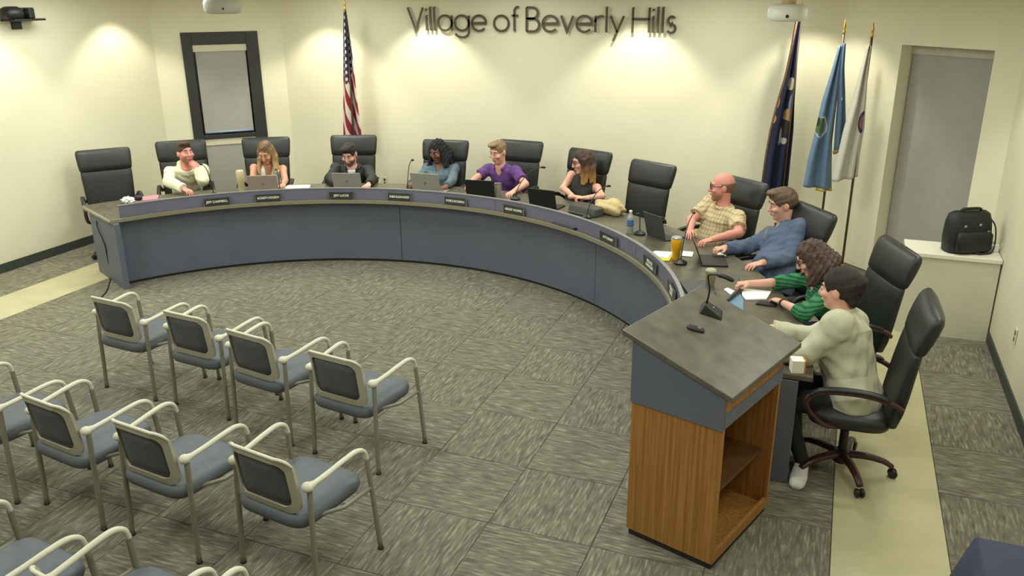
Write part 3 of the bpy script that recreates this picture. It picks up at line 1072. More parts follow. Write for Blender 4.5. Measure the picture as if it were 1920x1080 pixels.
for ch in text:
    if ch == ' ':
        adv += .22
        continue
    xs.append((ch, adv))
    adv += GL[ch][0] + gap
capH = .285
X0, X1 = -5.50, -1.955
sx = (X1 - X0) / (adv - gap)
sign = thing('wall_sign', 'raised dark letters reading Village of Beverly Hills on the back wall', 'sign', (X0, YB - .035, 2.522))
for ch, px in xs:
    b = B()
    for (pts, cl) in GL[ch][1]:
        vs, fs = ribbon([((px + p[0]) * sx, p[1] * capH) for p in pts], .027, .014, cl)
        b.add(vs, fs)
    # stand-off pins
    (q, _cl) = GL[ch][1][0]
    for p in (q[0], q[len(q) // 2]):
        x, z = (px + p[0]) * sx, p[1] * capH
        b.box((x - .004, 0, z - .004), (x + .004, .034, z + .004))
    b.obj('letter', M_LETTER, sign)

# ------------------------------------------------------------------ flags
CR = np.array([_R[0], _R[1], 0]); CDp = np.array([_F[0], _F[1], 0])


def drape(rows, m, par, name, folds=3.0, amp=.045, phase=0, back=.0, slant=0.0):
    """rows: (z, xl, xr) outline in metres from the pole; cloth falls in pleats"""
    Z = [r[0] for r in rows]; XLs = [r[1] for r in rows]; XRs = [r[2] for r in rows]

    def fn(s, t):
        z = Z[0] + (Z[-1] - Z[0]) * t
        xl = np.interp(-z, [-q for q in Z], XLs); xr = np.interp(-z, [-q for q in Z], XRs)
        w = xr - xl
        a = amp * min(1.0, .25 + w / .22)
        x = xl + w * (s + .03 * math.sin(2 * math.pi * folds * s * 1.0 + phase + 1.0))
        y = a * math.sin(2 * math.pi * folds * s + phase + .9 * t) + back
        z2 = z + slant * (s - .5) * t
        p = CR * x + CDp * y
        return (p[0], p[1], z2)
    b = B().sheet(fn, 48, 40)
    return b.obj(name, m, par, smooth=True, solid=.004)


def pole(par, h, finial=True):
    B().tube([(0, 0, .03), (0, 0, h)], .013, 10).obj('pole', M_POLE, par, smooth=True)
    B().lathe([(.16, 0), (.16, .015), (.13, .03), (.04, .05), (.02, .12)], 24).obj('base', M_GOLD, par, smooth=True, auto=30)
    if finial:
        B().lathe([(.014, h - .02), (.017, h), (.010, h + .012), (.013, h + .04), (.016, h + .06), (.008, h + .09), (.002, h + .13)], 12).obj('finial', M_GOLD, par, smooth=True)


def us_extra(N, L, sp, cur):
    s, t = sp.outputs['X'], sp.outputs['Y']
    p = mathn(N, L, 'ADD', mathn(N, L, 'MULTIPLY', s, 2.3), mathn(N, L, 'MULTIPLY', t, -4.6))
    st = mathn(N, L, 'GREATER_THAN', mathn(N, L, 'FRACT', p), .5)
    mx = N.new('ShaderNodeMixRGB')
    L.new(st, mx.inputs[0])
    mx.inputs[1].default_value = lin((214, 200, 190)); mx.inputs[2].default_value = lin((140, 42, 58))
    # canton
    edge = mathn(N, L, 'ADD', t, mathn(N, L, 'MULTIPLY', mathn(N, L, 'ABSOLUTE', mathn(N, L, 'SUBTRACT', s, .35)), .35))
    can = mathn(N, L, 'LESS_THAN', edge, .58)
    fu = mathn(N, L, 'SUBTRACT', mathn(N, L, 'FRACT', mathn(N, L, 'MULTIPLY', s, 4.0)), .5)
    fv = mathn(N, L, 'SUBTRACT', mathn(N, L, 'FRACT', mathn(N, L, 'ADD', mathn(N, L, 'MULTIPLY', t, 19.0), mathn(N, L, 'MULTIPLY', mathn(N, L, 'FLOOR', mathn(N, L, 'MULTIPLY', s, 4.0)), .5))), .5)
    dd = mathn(N, L, 'ADD', mathn(N, L, 'MULTIPLY', fu, fu), mathn(N, L, 'MULTIPLY', fv, fv))
    star = mathn(N, L, 'LESS_THAN', dd, .07)
    mc = N.new('ShaderNodeMixRGB')
    L.new(star, mc.inputs[0])
    mc.inputs[1].default_value = lin((52, 54, 78)); mc.inputs[2].default_value = lin((206, 204, 204))
    mo = N.new('ShaderNodeMixRGB')
    L.new(can, mo.inputs[0]); L.new(mx.outputs[0], mo.inputs[1]); L.new(mc.outputs[0], mo.inputs[2])
    return mo.outputs[0]


t = thing('flag_on_stand', 'United States flag hanging from a pole against the back wall', 'flag', (-6.22, 9.93, 0), 0)
pole(t, 2.80)
drape([(2.78, -.02, .02), (2.5, -.05, .045), (2.2, -.075, .07), (1.9, -.10, .085), (1.6, -.125, .095), (1.3, -.15, .115), (1.12, -.16, .125)], uv_mat('stars_and_stripes', (200, 200, 200), [], .75, us_extra), t, 'flag_cloth', 1.6, .05, .6)

t = thing('flag_on_stand', 'dark navy state flag with gold fringe, leftmost of the right-hand flags', 'flag', (-.545, 10.0, 0), 0)
pole(t, 2.74)
navm = uv_mat('navy_flag', (44, 48, 74), [(.62, .36, .16, .035, (196, 186, 160)), (.45, .42, .12, .05, (54, 50, 46)), (.75, .47, .10, .06, (120, 140, 170)), (.7, .54, .2, .045, (176, 140, 96)), (.12, .47, .06, .03, (170, 130, 80)), (.1, .56, .08, .025, (186, 140, 80)), (.6, .60, .22, .04, (60, 54, 50)), (.5, .66, .05, .05, (186, 180, 170)), (.62, .68, .12, .018, (180, 176, 170))], .75)
fc = drape([(2.72, -.05, .015), (2.4, -.075, .01), (2.1, -.11, .02), (1.8, -.17, .03), (1.5, -.22, .05), (1.2, -.245, .05), (.75, -.26, .05)], navm, t, 'flag_cloth', 2.4, .045, .2)
B().tube([tuple(CR * x + CDp * -.05 + np.array([0, 0, z])) for (x, z) in ((-.052, 2.70), (-.08, 2.4), (-.117, 2.1), (-.178, 1.8), (-.228, 1.5), (-.252, 1.2), (-.265, .75))], .009, 6).obj('fringe', mat('dark_gold_fringe', (128, 84, 48), .7, .2, 80), fc, smooth=True)

t = thing('flag_on_stand', 'light blue flag with a round green emblem and gold fringe', 'flag', (-.088, 9.83, 0), 0)
pole(t, 2.57)
blm = uv_mat('light_blue_flag', (112, 138, 168), [(.30, .56, .34, .078, (214, 220, 210)), (.25, .56, .29, .066, (112, 138, 168)), (.12, .55, .22, .055, (84, 112, 70)), (.02, .53, .1, .03, (56, 58, 50))], .75)
fc = drape([(2.44, -.04, -.005), (2.15, -.09, -.01), (1.85, -.15, .0), (1.5, -.19, .005), (1.2, -.235, .035), (.90, -.255, .07)], blm, t, 'flag_cloth', 1.7, .04, 2.4, -.02, -.05)
B().tube([tuple(CR * x + CDp * (-.02 + .03 * math.sin(x * 40)) + np.array([0, 0, .89 - .05 * (x + .1)])) for x in np.linspace(-.10, .07, 9)], .018, 6).obj('fringe', mat('gold_fringe', (206, 178, 76), .7, .2, 90), fc, smooth=True)
blm2 = uv_mat('blue_flag_fold', (104, 130, 162), [(.5, .52, .08, .018, (210, 216, 214))], .75)
fc2 = drape([(2.46, -.02, .015), (2.2, -.02, .03), (1.9, .0, .075), (1.6, .015, .115), (1.36, .03, .125)], blm2, t, 'flag_cloth', 1.4, .03, .4, -.05, .1)
B().tube([tuple(CR * x + CDp * -.06 + np.array([0, 0, 1.31 + .45 * (x - .03)])) for x in np.linspace(.02, .125, 7)], .022, 6).obj('fringe', mat('tan_fringe', (160, 132, 82), .7, .2, 90), fc2, smooth=True)

t = thing('flag_on_stand', 'white flag with a dark round seal, rightmost of the three flags', 'flag', (.184, 9.56, 0), 0)
pole(t, 2.55)
whm = uv_mat('white_flag', (204, 200, 190), [(.80, .56, .17, .085, (62, 58, 84)), (.80, .56, .12, .055, (150, 96, 118)), (.92, .57, .1, .07, (178, 176, 170))], .8)
drape([(2.45, -.035, .008), (2.2, -.07, .012), (1.9, -.11, .035), (1.6, -.165, .055), (1.3, -.195, .045), (1.07, -.225, .05)], whm, t, 'flag_cloth', 2.0, .035, 1.2, 0, .05)


# ------------------------------------------------------------------ table-top things
def laptop(name, label, u, v, z, facing, m, w=.33, d=.23, openang=105, badge=True, group='laptops on the dais'):
    """facing = direction (deg) the user's side points to; hinge is on the far side"""
    p = at(u, v, z)
    t = thing(name, label, 'laptop', (p[0], p[1], CT + .001), rad(facing + 90), group)
    # local +Y points away from the user; hinge at y=0, base extends to -Y
    B().box((-w / 2, -d, 0), (w / 2, 0, .014)).obj('base', m, t, bevel=.004)
    B().box((-w / 2 + .02, -d + .10, .0142), (w / 2 - .02, -.02, .0152)).obj('keyboard', M_DARK, t)
    a = rad(180 - openang)
    Mx = Matrix.Translation((0, 0, .014)) @ Matrix.Rotation(-(math.pi / 2 - a) * 1.0, 4, 'X')
    lid = B()
    lid.box((-w / 2, -.004, 0), (w / 2, .004, d), Mx)
    lo = lid.obj('lid', m, t, bevel=.003)
    B().box((-w / 2 + .008, -.0052, .012), (w / 2 - .008, -.0042, d - .008), Mx).obj('screen', mat('screen_glass', (18, 20, 24), .15, .05), lo)
    if badge:
        bd = B()
        for dx in (-.008, .008):
            bd.box((dx - .0025, .0041, d * .45), (dx + .0025, .0048, d * .45 + .03), Mx)
        bd.obj('badge', M_DARK, lo)
    return t


def lapat(a, r):
    x, y = pol(r, a)
    return x, y


def lap_polar(label, a, r, facing, m, **k):
    x, y = pol(r, a)
    t = laptop('laptop', label, 0, 0, 0, facing, m, **k)
    t.location = (x, y, CT + .001)
    return t


lap_polar('silver laptop in front of the blonde woman', 125.3, 3.66, 125.3 - 8, mat('rose_silver', (186, 168, 156), .4, .03, metal=.3), w=.34)
lap_polar('silver laptop in front of the man in the black jacket', 110.0, 3.66, 108, M_SILV, w=.34)
lap_polar('silver laptop in front of the woman in denim', 94.9, 3.66, 92, M_SILV, w=.36, d=.25)
lap_polar('black laptop in front of the man in the purple polo', 83.7, 3.62, 96, M_BLKLAP, w=.34, badge=False)
lap_polar('black laptop right of the grey tumbler', 70.7, 3.64, 82, M_BLKLAP, w=.33, d=.22, badge=False)
lap_polar('dark laptop in front of the empty chair, behind the water bottle', 46.3, 3.76, 52, mat('charcoal_shell', (72, 72, 70), .5, .05), w=.27, d=.24, badge=False)
lap_polar('black laptop in front of the man in the blue pullover, seen edge-on', 34.6, 3.78, 14, M_BLKLAP, w=.31, d=.22, openang=112, badge=False)
x, y = pol(3.80, 63.5)
t = thing('tablet_case', 'dark grey folded tablet case with a bright edge before the long-haired woman', 'case', (x, y, CT + .001), rad(63.5 + 90))
B().loft([(0, 0, 0, .19, .10), (.01, 0, 0, .2, .11), (.075, 0, -.005, .19, .10), (.09, 0, -.005, .17, .085)], 24, 4).obj('body', mat('charcoal_case', (66, 64, 58), .6, .1), t, smooth=True, auto=40)
B().box((-.17, .108, .015), (.15, .116, .028)).obj('edge', M_CHROME, t)
x, y = pol(3.50, 23.6)
t = thing('closed_laptop', 'closed dark laptop lying behind the two-line nameplate', 'laptop', (x, y, CT + .001), rad(23.6 + 90))
B().box((-.16, -.11, 0), (.16, .11, .012)).obj('base', M_BLKLAP, t, bevel=.004)
B().box((-.16, -.11, .013), (.16, .11, .022)).obj('lid', mat('charcoal_shell', (72, 72, 70), .5), t, bevel=.004)


def cup(label, a, r, prof, m, lid=None, lidm=None, cat='tumbler', name='tumbler', group=None):
    x, y = pol(r, a)
    t = thing(name, label, cat, (x, y, CT + .001), 0, group)
    B().lathe(prof, 22).obj('body', m, t, smooth=True, auto=35)
    if lid:
        B().lathe(lid, 22).obj('lid', lidm, t, smooth=True, auto=35)
    return t


cup('tall beige tumbler beside the blonde woman', 129.2, 3.92, [(.034, 0), (.036, .005), (.038, .10), (.046, .12), (.048, .21), (.046, .215)], mat('beige_enamel', (198, 188, 146), .4, .03), [(.047, .215), (.047, .235), (.04, .25), (.02, .252)], mat('beige_lid', (206, 198, 164), .4))
cup('slim grey tumbler between the two black laptops', 80.9, 3.70, [(.033, 0), (.036, .006), (.038, .09), (.04, .18), (.039, .184)], mat('brushed_grey', (160, 156, 142), .35, .06, metal=.5), [(.039, .184), (.039, .194), (.03, .198)], M_CHROME)
cup('bright yellow tumbler with clear lid beside the yellow pad', 36.0, 3.585, [(.03, 0), (.034, .005), (.036, .08), (.046, .095), (.049, .19), (.047, .194)], mat('yellow_enamel', (232, 172, 30), .35, .03), [(.047, .194), (.047, .204), (.036, .212), (.02, .213)], mat('clear_lid', (158, 160, 152), .2))
wt = cup('clear water bottle with a blue label on the dais counter', 50.4, 3.64, [(.028, 0), (.032, .006), (.032, .15), (.028, .17), (.014, .20), (.013, .212)], mat('bottle_plastic', (206, 210, 204), .15, .05, trans=.5), [(.015, .212), (.015, .228), (.012, .23)], M_WHITE, 'bottle', 'water_bottle')
B().lathe([(.0326, .075), (.0328, .08), (.0328, .135), (.0326, .14)], 22).obj('label_band', mat('blue_label', (70, 116, 176), .5), wt, smooth=True)


def gooseneck(label, base, head, lean=.0):
    p = np.array(base); h = np.array(head)
    t = thing('gooseneck_microphone', label, 'microphone', (p[0], p[1], CT + .001), 0, 'gooseneck microphones on the dais')
    B().loft([(0, 0, 0, .055, .055), (.015, 0, 0, .055, .055), (.028, 0, 0, .035, .035), (.04, 0, 0, .014, .014)], 20, 2.6).obj('base', M_BLACKP, t, smooth=True, auto=35)
    q = h - np.array([p[0], p[1], CT])
    d = q[:2] / (np.linalg.norm(q[:2]) + 1e-6)
    pts = bez([(0, 0, .03), (q[0] * .12, q[1] * .12, q[2] * .45), (q[0] * .45, q[1] * .45, q[2] * .86), (q[0] * .85, q[1] * .85, q[2] * 1.0)], 6)
    B().tube(pts, .005, 8).obj('stem', M_BLACKP, t, smooth=True)
    e = np.array(pts[-1])
    hd = [tuple(e), tuple(e + np.array([d[0] * .03, d[1] * .03, -.002])), tuple(e + np.array([d[0] * .06, d[1] * .06, -.008]))]
    B().tube(hd, [.008, .013, .010], 10).obj('head', M_BLACKP, t, smooth=True)


def z_at(u, v, a, r):
    """height on the vertical through polar (r,a) nearest photo row v"""
    x, y = pol(r, a)
    best = min(np.linspace(.7, 1.4, 141), key=lambda z: np.hypot(at(u, v, z)[0] - x, at(u, v, z)[1] - y))
    return at(u, v, best)


mics = [('gooseneck microphone before the man in the cream hoodie', (134.0, 3.80), z_at(377, 308, 135, 3.98)),
        ('gooseneck microphone right of the blonde woman\'s laptop', (122.6, 3.78), z_at(518, 318, 122.6, 3.9)),
        ('gooseneck microphone before the man in the black jacket', (111.2, 3.86), z_at(647, 312, 111.3, 3.95)),
        ('gooseneck microphone left of the denim-jacket woman\'s laptop', (99.0, 3.72), z_at(773, 300, 99.6, 3.90)),
        ('gooseneck microphone beside the man in the purple polo', (78.5, 3.82), z_at(1022, 313, 77, 4.10)),
        ('gooseneck microphone before the long-haired woman in black', (61.5, 3.68), z_at(1143, 348, 61.5, 3.98)),
        ('gooseneck microphone right of the water bottle', (49.2, 3.70), z_at(1199, 402, 49.0, 3.75)),
        ('gooseneck microphone beside the yellow tumbler', (34.2, 3.58), z_at(1303, 397, 40.0, 3.86))]
for lab, (a, r), hd in mics:
    x, y = pol(r, a)
    gooseneck(lab, (x, y), hd)


def sheet_thing(name, label, cat, corners, m, z=CT + .002, th=.004, group=None):
    c = np.mean(np.array([at(u, v, z)[:2] for (u, v) in corners]), axis=0)
    poly = [at(u, v, z)[:2] - c for (u, v) in corners]
    o = B().prism(poly, 0, th).obj(name, m)
    o.location = (c[0], c[1], z)
    tag(o, label, cat, group)
    return o


sheet_thing('paper_pad', 'white paper pad on the dais right of the blonde woman', 'paper', [(530, 356), (540, 349), (582, 348), (580, 355)], M_PAPER, th=.012)
sheet_thing('folder', 'pink folder lying before the man in the cream hoodie', 'folder', [(238, 381), (248, 372), (298, 366), (296, 374)], M_PINK, th=.008)
sheet_thing('paper_sheet', 'white sheet on top of the yellow pad', 'paper', [(1216, 478), (1228, 471), (1262, 473), (1252, 485)], M_PAPER, z=CT + .012)
sheet_thing('legal_pad', 'yellow legal pad beside the yellow tumbler', 'paper', [(1222, 482), (1234, 472), (1262, 478), (1255, 490), (1236, 490)], M_YELP, th=.009)
sheet_thing('paper_sheet', 'white sheet right of the yellow tumbler by the black laptop', 'paper', [(1277, 480), (1281, 471), (1300, 473), (1298, 482)], M_PAPER)
sheet_thing('paper_sheet', 'white sheet under the hands of the man in the blue pullover', 'paper', [(1340, 481), (1348, 474), (1366, 475), (1358, 482)], M_PAPER)
sheet_thing('paper_stack', 'bright white papers the woman in green is writing on', 'paper', [(1391, 555), (1391, 543), (1446, 548), (1437, 562), (1398, 563)], M_PAPER, th=.01)
sheet_thing('paper_sheet', 'small white slip left of the blue folder', 'paper', [(1357, 543), (1364, 540), (1378, 546), (1370, 553)], M_PAPER)
sheet_thing('folder', 'steel-blue folder on the counter behind the lectern', 'folder', [(1353, 572), (1385, 548), (1394, 563), (1393, 592), (1372, 590)], M_BLUEP, th=.008)
sheet_thing('phone', 'dark phone lying by the wrist of the woman in green', 'phone', [(1417, 571), (1424, 566), (1458, 569), (1452, 576)], M_BLACKP, th=.01)
o = B().tube([tuple(at(1353, 572, CT + .025)), tuple(at(1392, 541, CT + .025))], .012, 8).obj('pen_case', M_BLACKP, smooth=True)
tag(o, 'thin black pen case lying on the blue folder', 'case')
# tan cup behind lectern microphone
x, y = pol(3.62, 24.6)
t = thing('paper_cup', 'tan cup standing behind the lectern microphone', 'cup', (x, y, CT + .001))
B().lathe([(.03, 0), (.033, .005), (.042, .12), (.044, .125)], 18).obj('body', mat('tan_paper_cup', (148, 140, 104), .6), t, smooth=True, auto=35)
B().lathe([(.045, .125), (.045, .135), (.036, .145)], 18).obj('lid', mat('cup_lid', (170, 166, 136), .5), t, smooth=True, auto=35)
# tissue
bm = bmesh.new()
bmesh.ops.create_icosphere(bm, subdivisions=3, radius=.058)
for v in bm.verts:
    n_ = v.co.normalized()
    k = 1 + .28 * math.sin(n_.x * 9 + n_.z * 7) * math.sin(n_.y * 8 + 1) + .12 * math.sin(n_.z * 17 + n_.x * 13)
    v.co = Vector((v.co.x * 1.3 * k, v.co.y * .9 * k, max(-.035, v.co.z * .6 * k)))
me = bpy.data.meshes.new('crumpled_tissue'); bm.to_mesh(me); bm.free(); me.materials.append(M_PAPER)
o = bpy.data.objects.new('crumpled_tissue', me); COL.objects.link(o)
q = at(240, 376, CT + .03); o.location = (q[0], q[1], CT + .037)
tag(o, 'crumpled white tissue at the left end of the dais', 'tissue')
q = at(259, 372, CT + .03)
t = thing('black_pouch', 'small black pouch beside the crumpled tissue', 'pouch', (q[0], q[1], CT + .002))
B().ell((0, 0, .035), (.055, .04, .035)).obj('body', M_NYLON, t, smooth=True)
# white box with orange side at the right end of the counter
x, y = pol(4.04, 1.35)
t = thing('small_carton', 'small white carton with an orange side on the right counter end', 'box', (x, y, CT + .001), rad(15))
B().box((-.04, -.04, 0), (.035, .04, .085)).obj('body', mat('white_carton', (250, 246, 232), .5, .02), t, bevel=.003)
B().box((.0352, -.04, 0), (.045, .04, .085)).obj('side', mat('orange_side', (196, 120, 50), .5), t)


# ------------------------------------------------------------------ people: signed-distance bodies meshed with surface nets
class Vol:
    def __init__(s, lo, hi, h):
        s.o = np.array(lo, np.float32); s.h = h
        s.n = np.maximum(3, np.ceil((np.array(hi) - s.o) / h).astype(int) + 1)
        s.d = np.full(s.n, .06, np.float32)

    def reg(s, lo, hi, pad):
        a = np.clip(np.floor((np.array(lo) - pad - s.o) / s.h).astype(int), 0, s.n)
        b = np.clip(np.ceil((np.array(hi) + pad - s.o) / s.h).astype(int) + 1, 0, s.n)
        if np.any(b <= a):
            return None
        sl = tuple(slice(int(x), int(y)) for x, y in zip(a, b))
        ax = [s.o[i] + s.h * np.arange(a[i], b[i], dtype=np.float32) for i in range(3)]
        return sl, ax[0][:, None, None], ax[1][None, :, None], ax[2][None, None, :]

    def put(s, sl, v, k, sub):
        g = s.d[sl]
        if sub:
            v = -v
            if k > 0:
                h = np.maximum(k - np.abs(g - v), 0) / k
                s.d[sl] = np.maximum(g, v) + h * h * k * .25
            else:
                s.d[sl] = np.maximum(g, v)
        else:
            if k > 0:
                h = np.maximum(k - np.abs(g - v), 0) / k
                s.d[sl] = np.minimum(g, v) - h * h * k * .25
            else:
                s.d[sl] = np.minimum(g, v)

    def cap(s, a, b, ra, rb=None, k=.012, sub=False):
        rb = ra if rb is None else rb
        a = np.array(a, np.float32); b = np.array(b, np.float32)
        R = max(ra, rb)
        q = s.reg(np.minimum(a, b) - R, np.maximum(a, b) + R, .03 + k)
        if q is None: return s
        sl, X, Y, Z = q
        d = b - a
        L2 = float(d @ d) + 1e-9
        t = np.clip(((X - a[0]) * d[0] + (Y - a[1]) * d[1] + (Z - a[2]) * d[2]) / L2, 0, 1)
        v = np.sqrt((X - a[0] - t * d[0]) ** 2 + (Y - a[1] - t * d[1]) ** 2 + (Z - a[2] - t * d[2]) ** 2) - (ra + (rb - ra) * t)
        s.put(sl, v, k, sub)
        return s

    def capcut(s, a, b, ra, rb, k, p, n):
        """capsule cut flat at p (normal n), then joined"""
        a = np.array(a, np.float32); b = np.array(b, np.float32); n = np.array(n, np.float32); n = n / np.linalg.norm(n)
        R = max(ra, rb)
        q = s.reg(np.minimum(a, b) - R, np.maximum(a, b) + R, .03 + k)
        if q is None: return s
        sl, X, Y, Z = q
        d = b - a
        t = np.clip(((X - a[0]) * d[0] + (Y - a[1]) * d[1] + (Z - a[2]) * d[2]) / (float(d @ d) + 1e-9), 0, 1)
        v = np.sqrt((X - a[0] - t * d[0]) ** 2 + (Y - a[1] - t * d[1]) ** 2 + (Z - a[2] - t * d[2]) ** 2) - (ra + (rb - ra) * t)
        v = np.maximum(v, (X - p[0]) * n[0] + (Y - p[1]) * n[1] + (Z - p[2]) * n[2])
        s.put(sl, v, k, False)
        return s

    def ell(s, c, r, Rm=None, k=.012, sub=False):
        c = np.array(c, np.float32)
        R = max(r)
        q = s.reg(c - R, c + R, .03 + k)
        if q is None: return s
        sl, X, Y, Z = q
        x, y, z = X - c[0], Y - c[1], Z - c[2]
        if Rm is not None:
            Rm = np.asarray(Rm, np.float32)
            x, y, z = (x * Rm[0, 0] + y * Rm[1, 0] + z * Rm[2, 0], x * Rm[0, 1] + y * Rm[1, 1] + z * Rm[2, 1], x * Rm[0, 2] + y * Rm[1, 2] + z * Rm[2, 2])
        k0 = np.sqrt((x / r[0]) ** 2 + (y / r[1]) ** 2 + (z / r[2]) ** 2)
        k1 = np.sqrt((x / r[0] ** 2) ** 2 + (y / r[1] ** 2) ** 2 + (z / r[2] ** 2) ** 2) + 1e-6
        s.put(sl, k0 * (k0 - 1) / k1, k, sub)
        return s

    def loft(s, o, Rm, secs, k=.02, grow=0.0):
        """secs (t, cx, cy, a, b) along local z of frame Rm (columns = axes) at o"""
        o = np.array(o, np.float32); Rm = np.asarray(Rm, np.float32)
        T_ = np.array([q[0] for q in secs], np.float32)
        R = max(max(q[3], q[4]) + max(abs(q[1]), abs(q[2])) for q in secs) + grow
        e0 = o + Rm[:, 2] * T_[0]; e1 = o + Rm[:, 2] * T_[-1]
        q = s.reg(np.minimum(e0, e1) - R, np.maximum(e0, e1) + R, .03 + k)
        if q is None: return s
        sl, X, Y, Z = q
        x, y, z = X - o[0], Y - o[1], Z - o[2]
        x, y, z = (x * Rm[0, 0] + y * Rm[1, 0] + z * Rm[2, 0], x * Rm[0, 1] + y * Rm[1, 1] + z * Rm[2, 1], x * Rm[0, 2] + y * Rm[1, 2] + z * Rm[2, 2])
        zc = np.clip(z, T_[0], T_[-1])
        f = lambda i: np.interp(zc, T_, [q[i] for q in secs]).astype(np.float32)
        a, b = f(3) + grow, f(4) + grow
        px, py = x - f(1), y - f(2)
        k0 = np.sqrt((px / a) ** 2 + (py / b) ** 2)
        k1 = np.sqrt((px / a ** 2) ** 2 + (py / b ** 2) ** 2) + 1e-6
        v = np.where(k0 < .3, -np.minimum(a, b) * .8, k0 * (k0 - 1) / k1)
        dz = np.abs(z - zc) - grow
        v = np.where(dz > 0, np.sqrt(np.maximum(v, 0) ** 2 + np.maximum(dz, 0) ** 2) + np.minimum(v, 0) * (dz <= 0), v)
        v = np.where((dz > 0) & (v <= 0), dz, v)
        s.put(sl, v, k, False)
        return s

    def half(s, p, n, rad_=None, k=0.0):
        """cut away the side n points to; inside a ball of radius rad_ when given"""
        p = np.array(p, np.float32); n = np.array(n, np.float32); n = n / np.linalg.norm(n)
        if rad_ is None:
            q = s.reg(s.o, s.o + s.h * s.n, 0)
        else:
            q = s.reg(p - rad_, p + rad_, 0)
        if q is None: return s
        sl, X, Y, Z = q
        v = (X - p[0]) * n[0] + (Y - p[1]) * n[1] + (Z - p[2]) * n[2]
        if rad_ is not None:
            b = np.sqrt((X - p[0]) ** 2 + (Y - p[1]) ** 2 + (Z - p[2]) ** 2) - rad_
            v = np.minimum(v, -b)
        s.d[sl] = np.maximum(s.d[sl], v)
        return s

    def ripple(s, amp, f, seed=0):
        X = s.o[0] + s.h * np.arange(s.n[0], dtype=np.float32)[:, None, None]
        Y = s.o[1] + s.h * np.arange(s.n[1], dtype=np.float32)[None, :, None]
        Z = s.o[2] + s.h * np.arange(s.n[2], dtype=np.float32)[None, None, :]
        r = np.random.default_rng(seed)
        for i in range(4):
            w = r.normal(size=3); w = w / np.linalg.norm(w) * f * (1 + .5 * i)
            s.d += amp / (1 + .4 * i) * np.sin(w[0] * X + w[1] * Y + w[2] * Z + r.uniform(0, 6)).astype(np.float32)
        return s

    def mesh(s):
        d = s.d
        d[0], d[-1] = .06, .06
        d[:, 0], d[:, -1] = .06, .06
        d[:, :, 0], d[:, :, -1] = .06, .06
        ins = d < 0
        n = d.shape
        c = np.zeros((n[0] - 1, n[1] - 1, n[2] - 1), np.int8)
        for i in (0, 1):
            for j in (0, 1):
                for k in (0, 1):
                    c += ins[i:n[0] - 1 + i, j:n[1] - 1 + j, k:n[2] - 1 + k]
        act = np.argwhere((c > 0) & (c < 8))
        idx = np.full(c.shape, -1, np.int32)
        idx[act[:, 0], act[:, 1], act[:, 2]] = np.arange(len(act))
        acc = np.zeros((len(act), 3), np.float32); cnt = np.zeros(len(act), np.float32)
        I, J, K = act[:, 0], act[:, 1], act[:, 2]
        cor = [(i, j, k) for i in (0, 1) for j in (0, 1) for k in (0, 1)]
        for a in cor:
            for ax in range(3):
                if a[ax]: continue
                b = list(a); b[ax] = 1
                da = d[I + a[0], J + a[1], K + a[2]]; db = d[I + b[0], J + b[1], K + b[2]]
                m = (da < 0) != (db < 0)
                t = np.where(m, da / np.where(m, da - db, 1), 0)
                p = np.array(a, np.float32)[None, :] + np.zeros((len(act), 3), np.float32)
                p[:, ax] = t
                acc[m] += p[m]; cnt[m] += 1
        v = (act + acc / np.maximum(cnt, 1)[:, None]) * s.h + s.o
        F = []
        for ax in range(3):
            u, w = (ax + 1) % 3, (ax + 2) % 3
            sA = [slice(None)] * 3; sB = [slice(None)] * 3
            sA[ax] = slice(0, n[ax] - 1); sB[ax] = slice(1, n[ax])
            ia, ib = ins[tuple(sA)], ins[tuple(sB)]
            e = np.argwhere(ia != ib)
            flip = ia[e[:, 0], e[:, 1], e[:, 2]]
            ok = (e[:, u] > 0) & (e[:, w] > 0) & (e[:, u] < n[u] - 1) & (e[:, w] < n[w] - 1)
            e, flip = e[ok], flip[ok]
            qd = []
            for (du, dw) in ((1, 1), (0, 1), (0, 0), (1, 0)):
                g = e.copy(); g[:, u] -= du; g[:, w] -= dw
                qd.append(idx[g[:, 0], g[:, 1], g[:, 2]])
            qd = np.stack(qd, 1)
            qd[~flip] = qd[~flip][:, ::-1]
            F.append(qd)
        return v, np.concatenate(F)

    def obj(s, name, m, parent=None, extra=None):
        v, f = s.mesh()
        if extra:
            for (v2, f2) in extra:
                f = np.concatenate([f, f2 + len(v)]); v = np.concatenate([v, v2])
        me = bpy.data.meshes.new(name)
        me.vertices.add(len(v)); me.vertices.foreach_set('co', v.astype(np.float32).ravel())
        me.loops.add(len(f) * 4); me.loops.foreach_set('vertex_index', f.astype(np.int32).ravel())
        me.polygons.add(len(f)); me.polygons.foreach_set('loop_start', np.arange(0, len(f) * 4, 4, dtype=np.int32))
        me.polygons.foreach_set('use_smooth', np.ones(len(f), bool))
        me.materials.append(m)
        me.update(calc_edges=True)
        me.validate()
        o = bpy.data.objects.new(name, me)
        COL.objects.link(o)
        if parent: o.parent = parent
        return o


def nrm(v):
    v = np.array(v, float)
    return v / (np.linalg.norm(v) + 1e-9)


def rot_axes(yaw, pitch=0, roll=0):
    """columns: right, forward, up; yaw = world direction (deg) of forward, pitch down positive"""
    f = np.array([math.cos(rad(yaw)), math.sin(rad(yaw)), 0]); r = np.array([f[1], -f[0], 0]); u = np.array([0, 0, 1.0])
    cp, sp = math.cos(rad(pitch)), math.sin(rad(pitch))
    f, u = f * cp - u * sp, u * cp + f * sp
    cr, sr = math.cos(rad(roll)), math.sin(rad(roll))
    r, u = r * cr - u * sr, u * cr + r * sr
    return np.stack([r, f, u], 1)


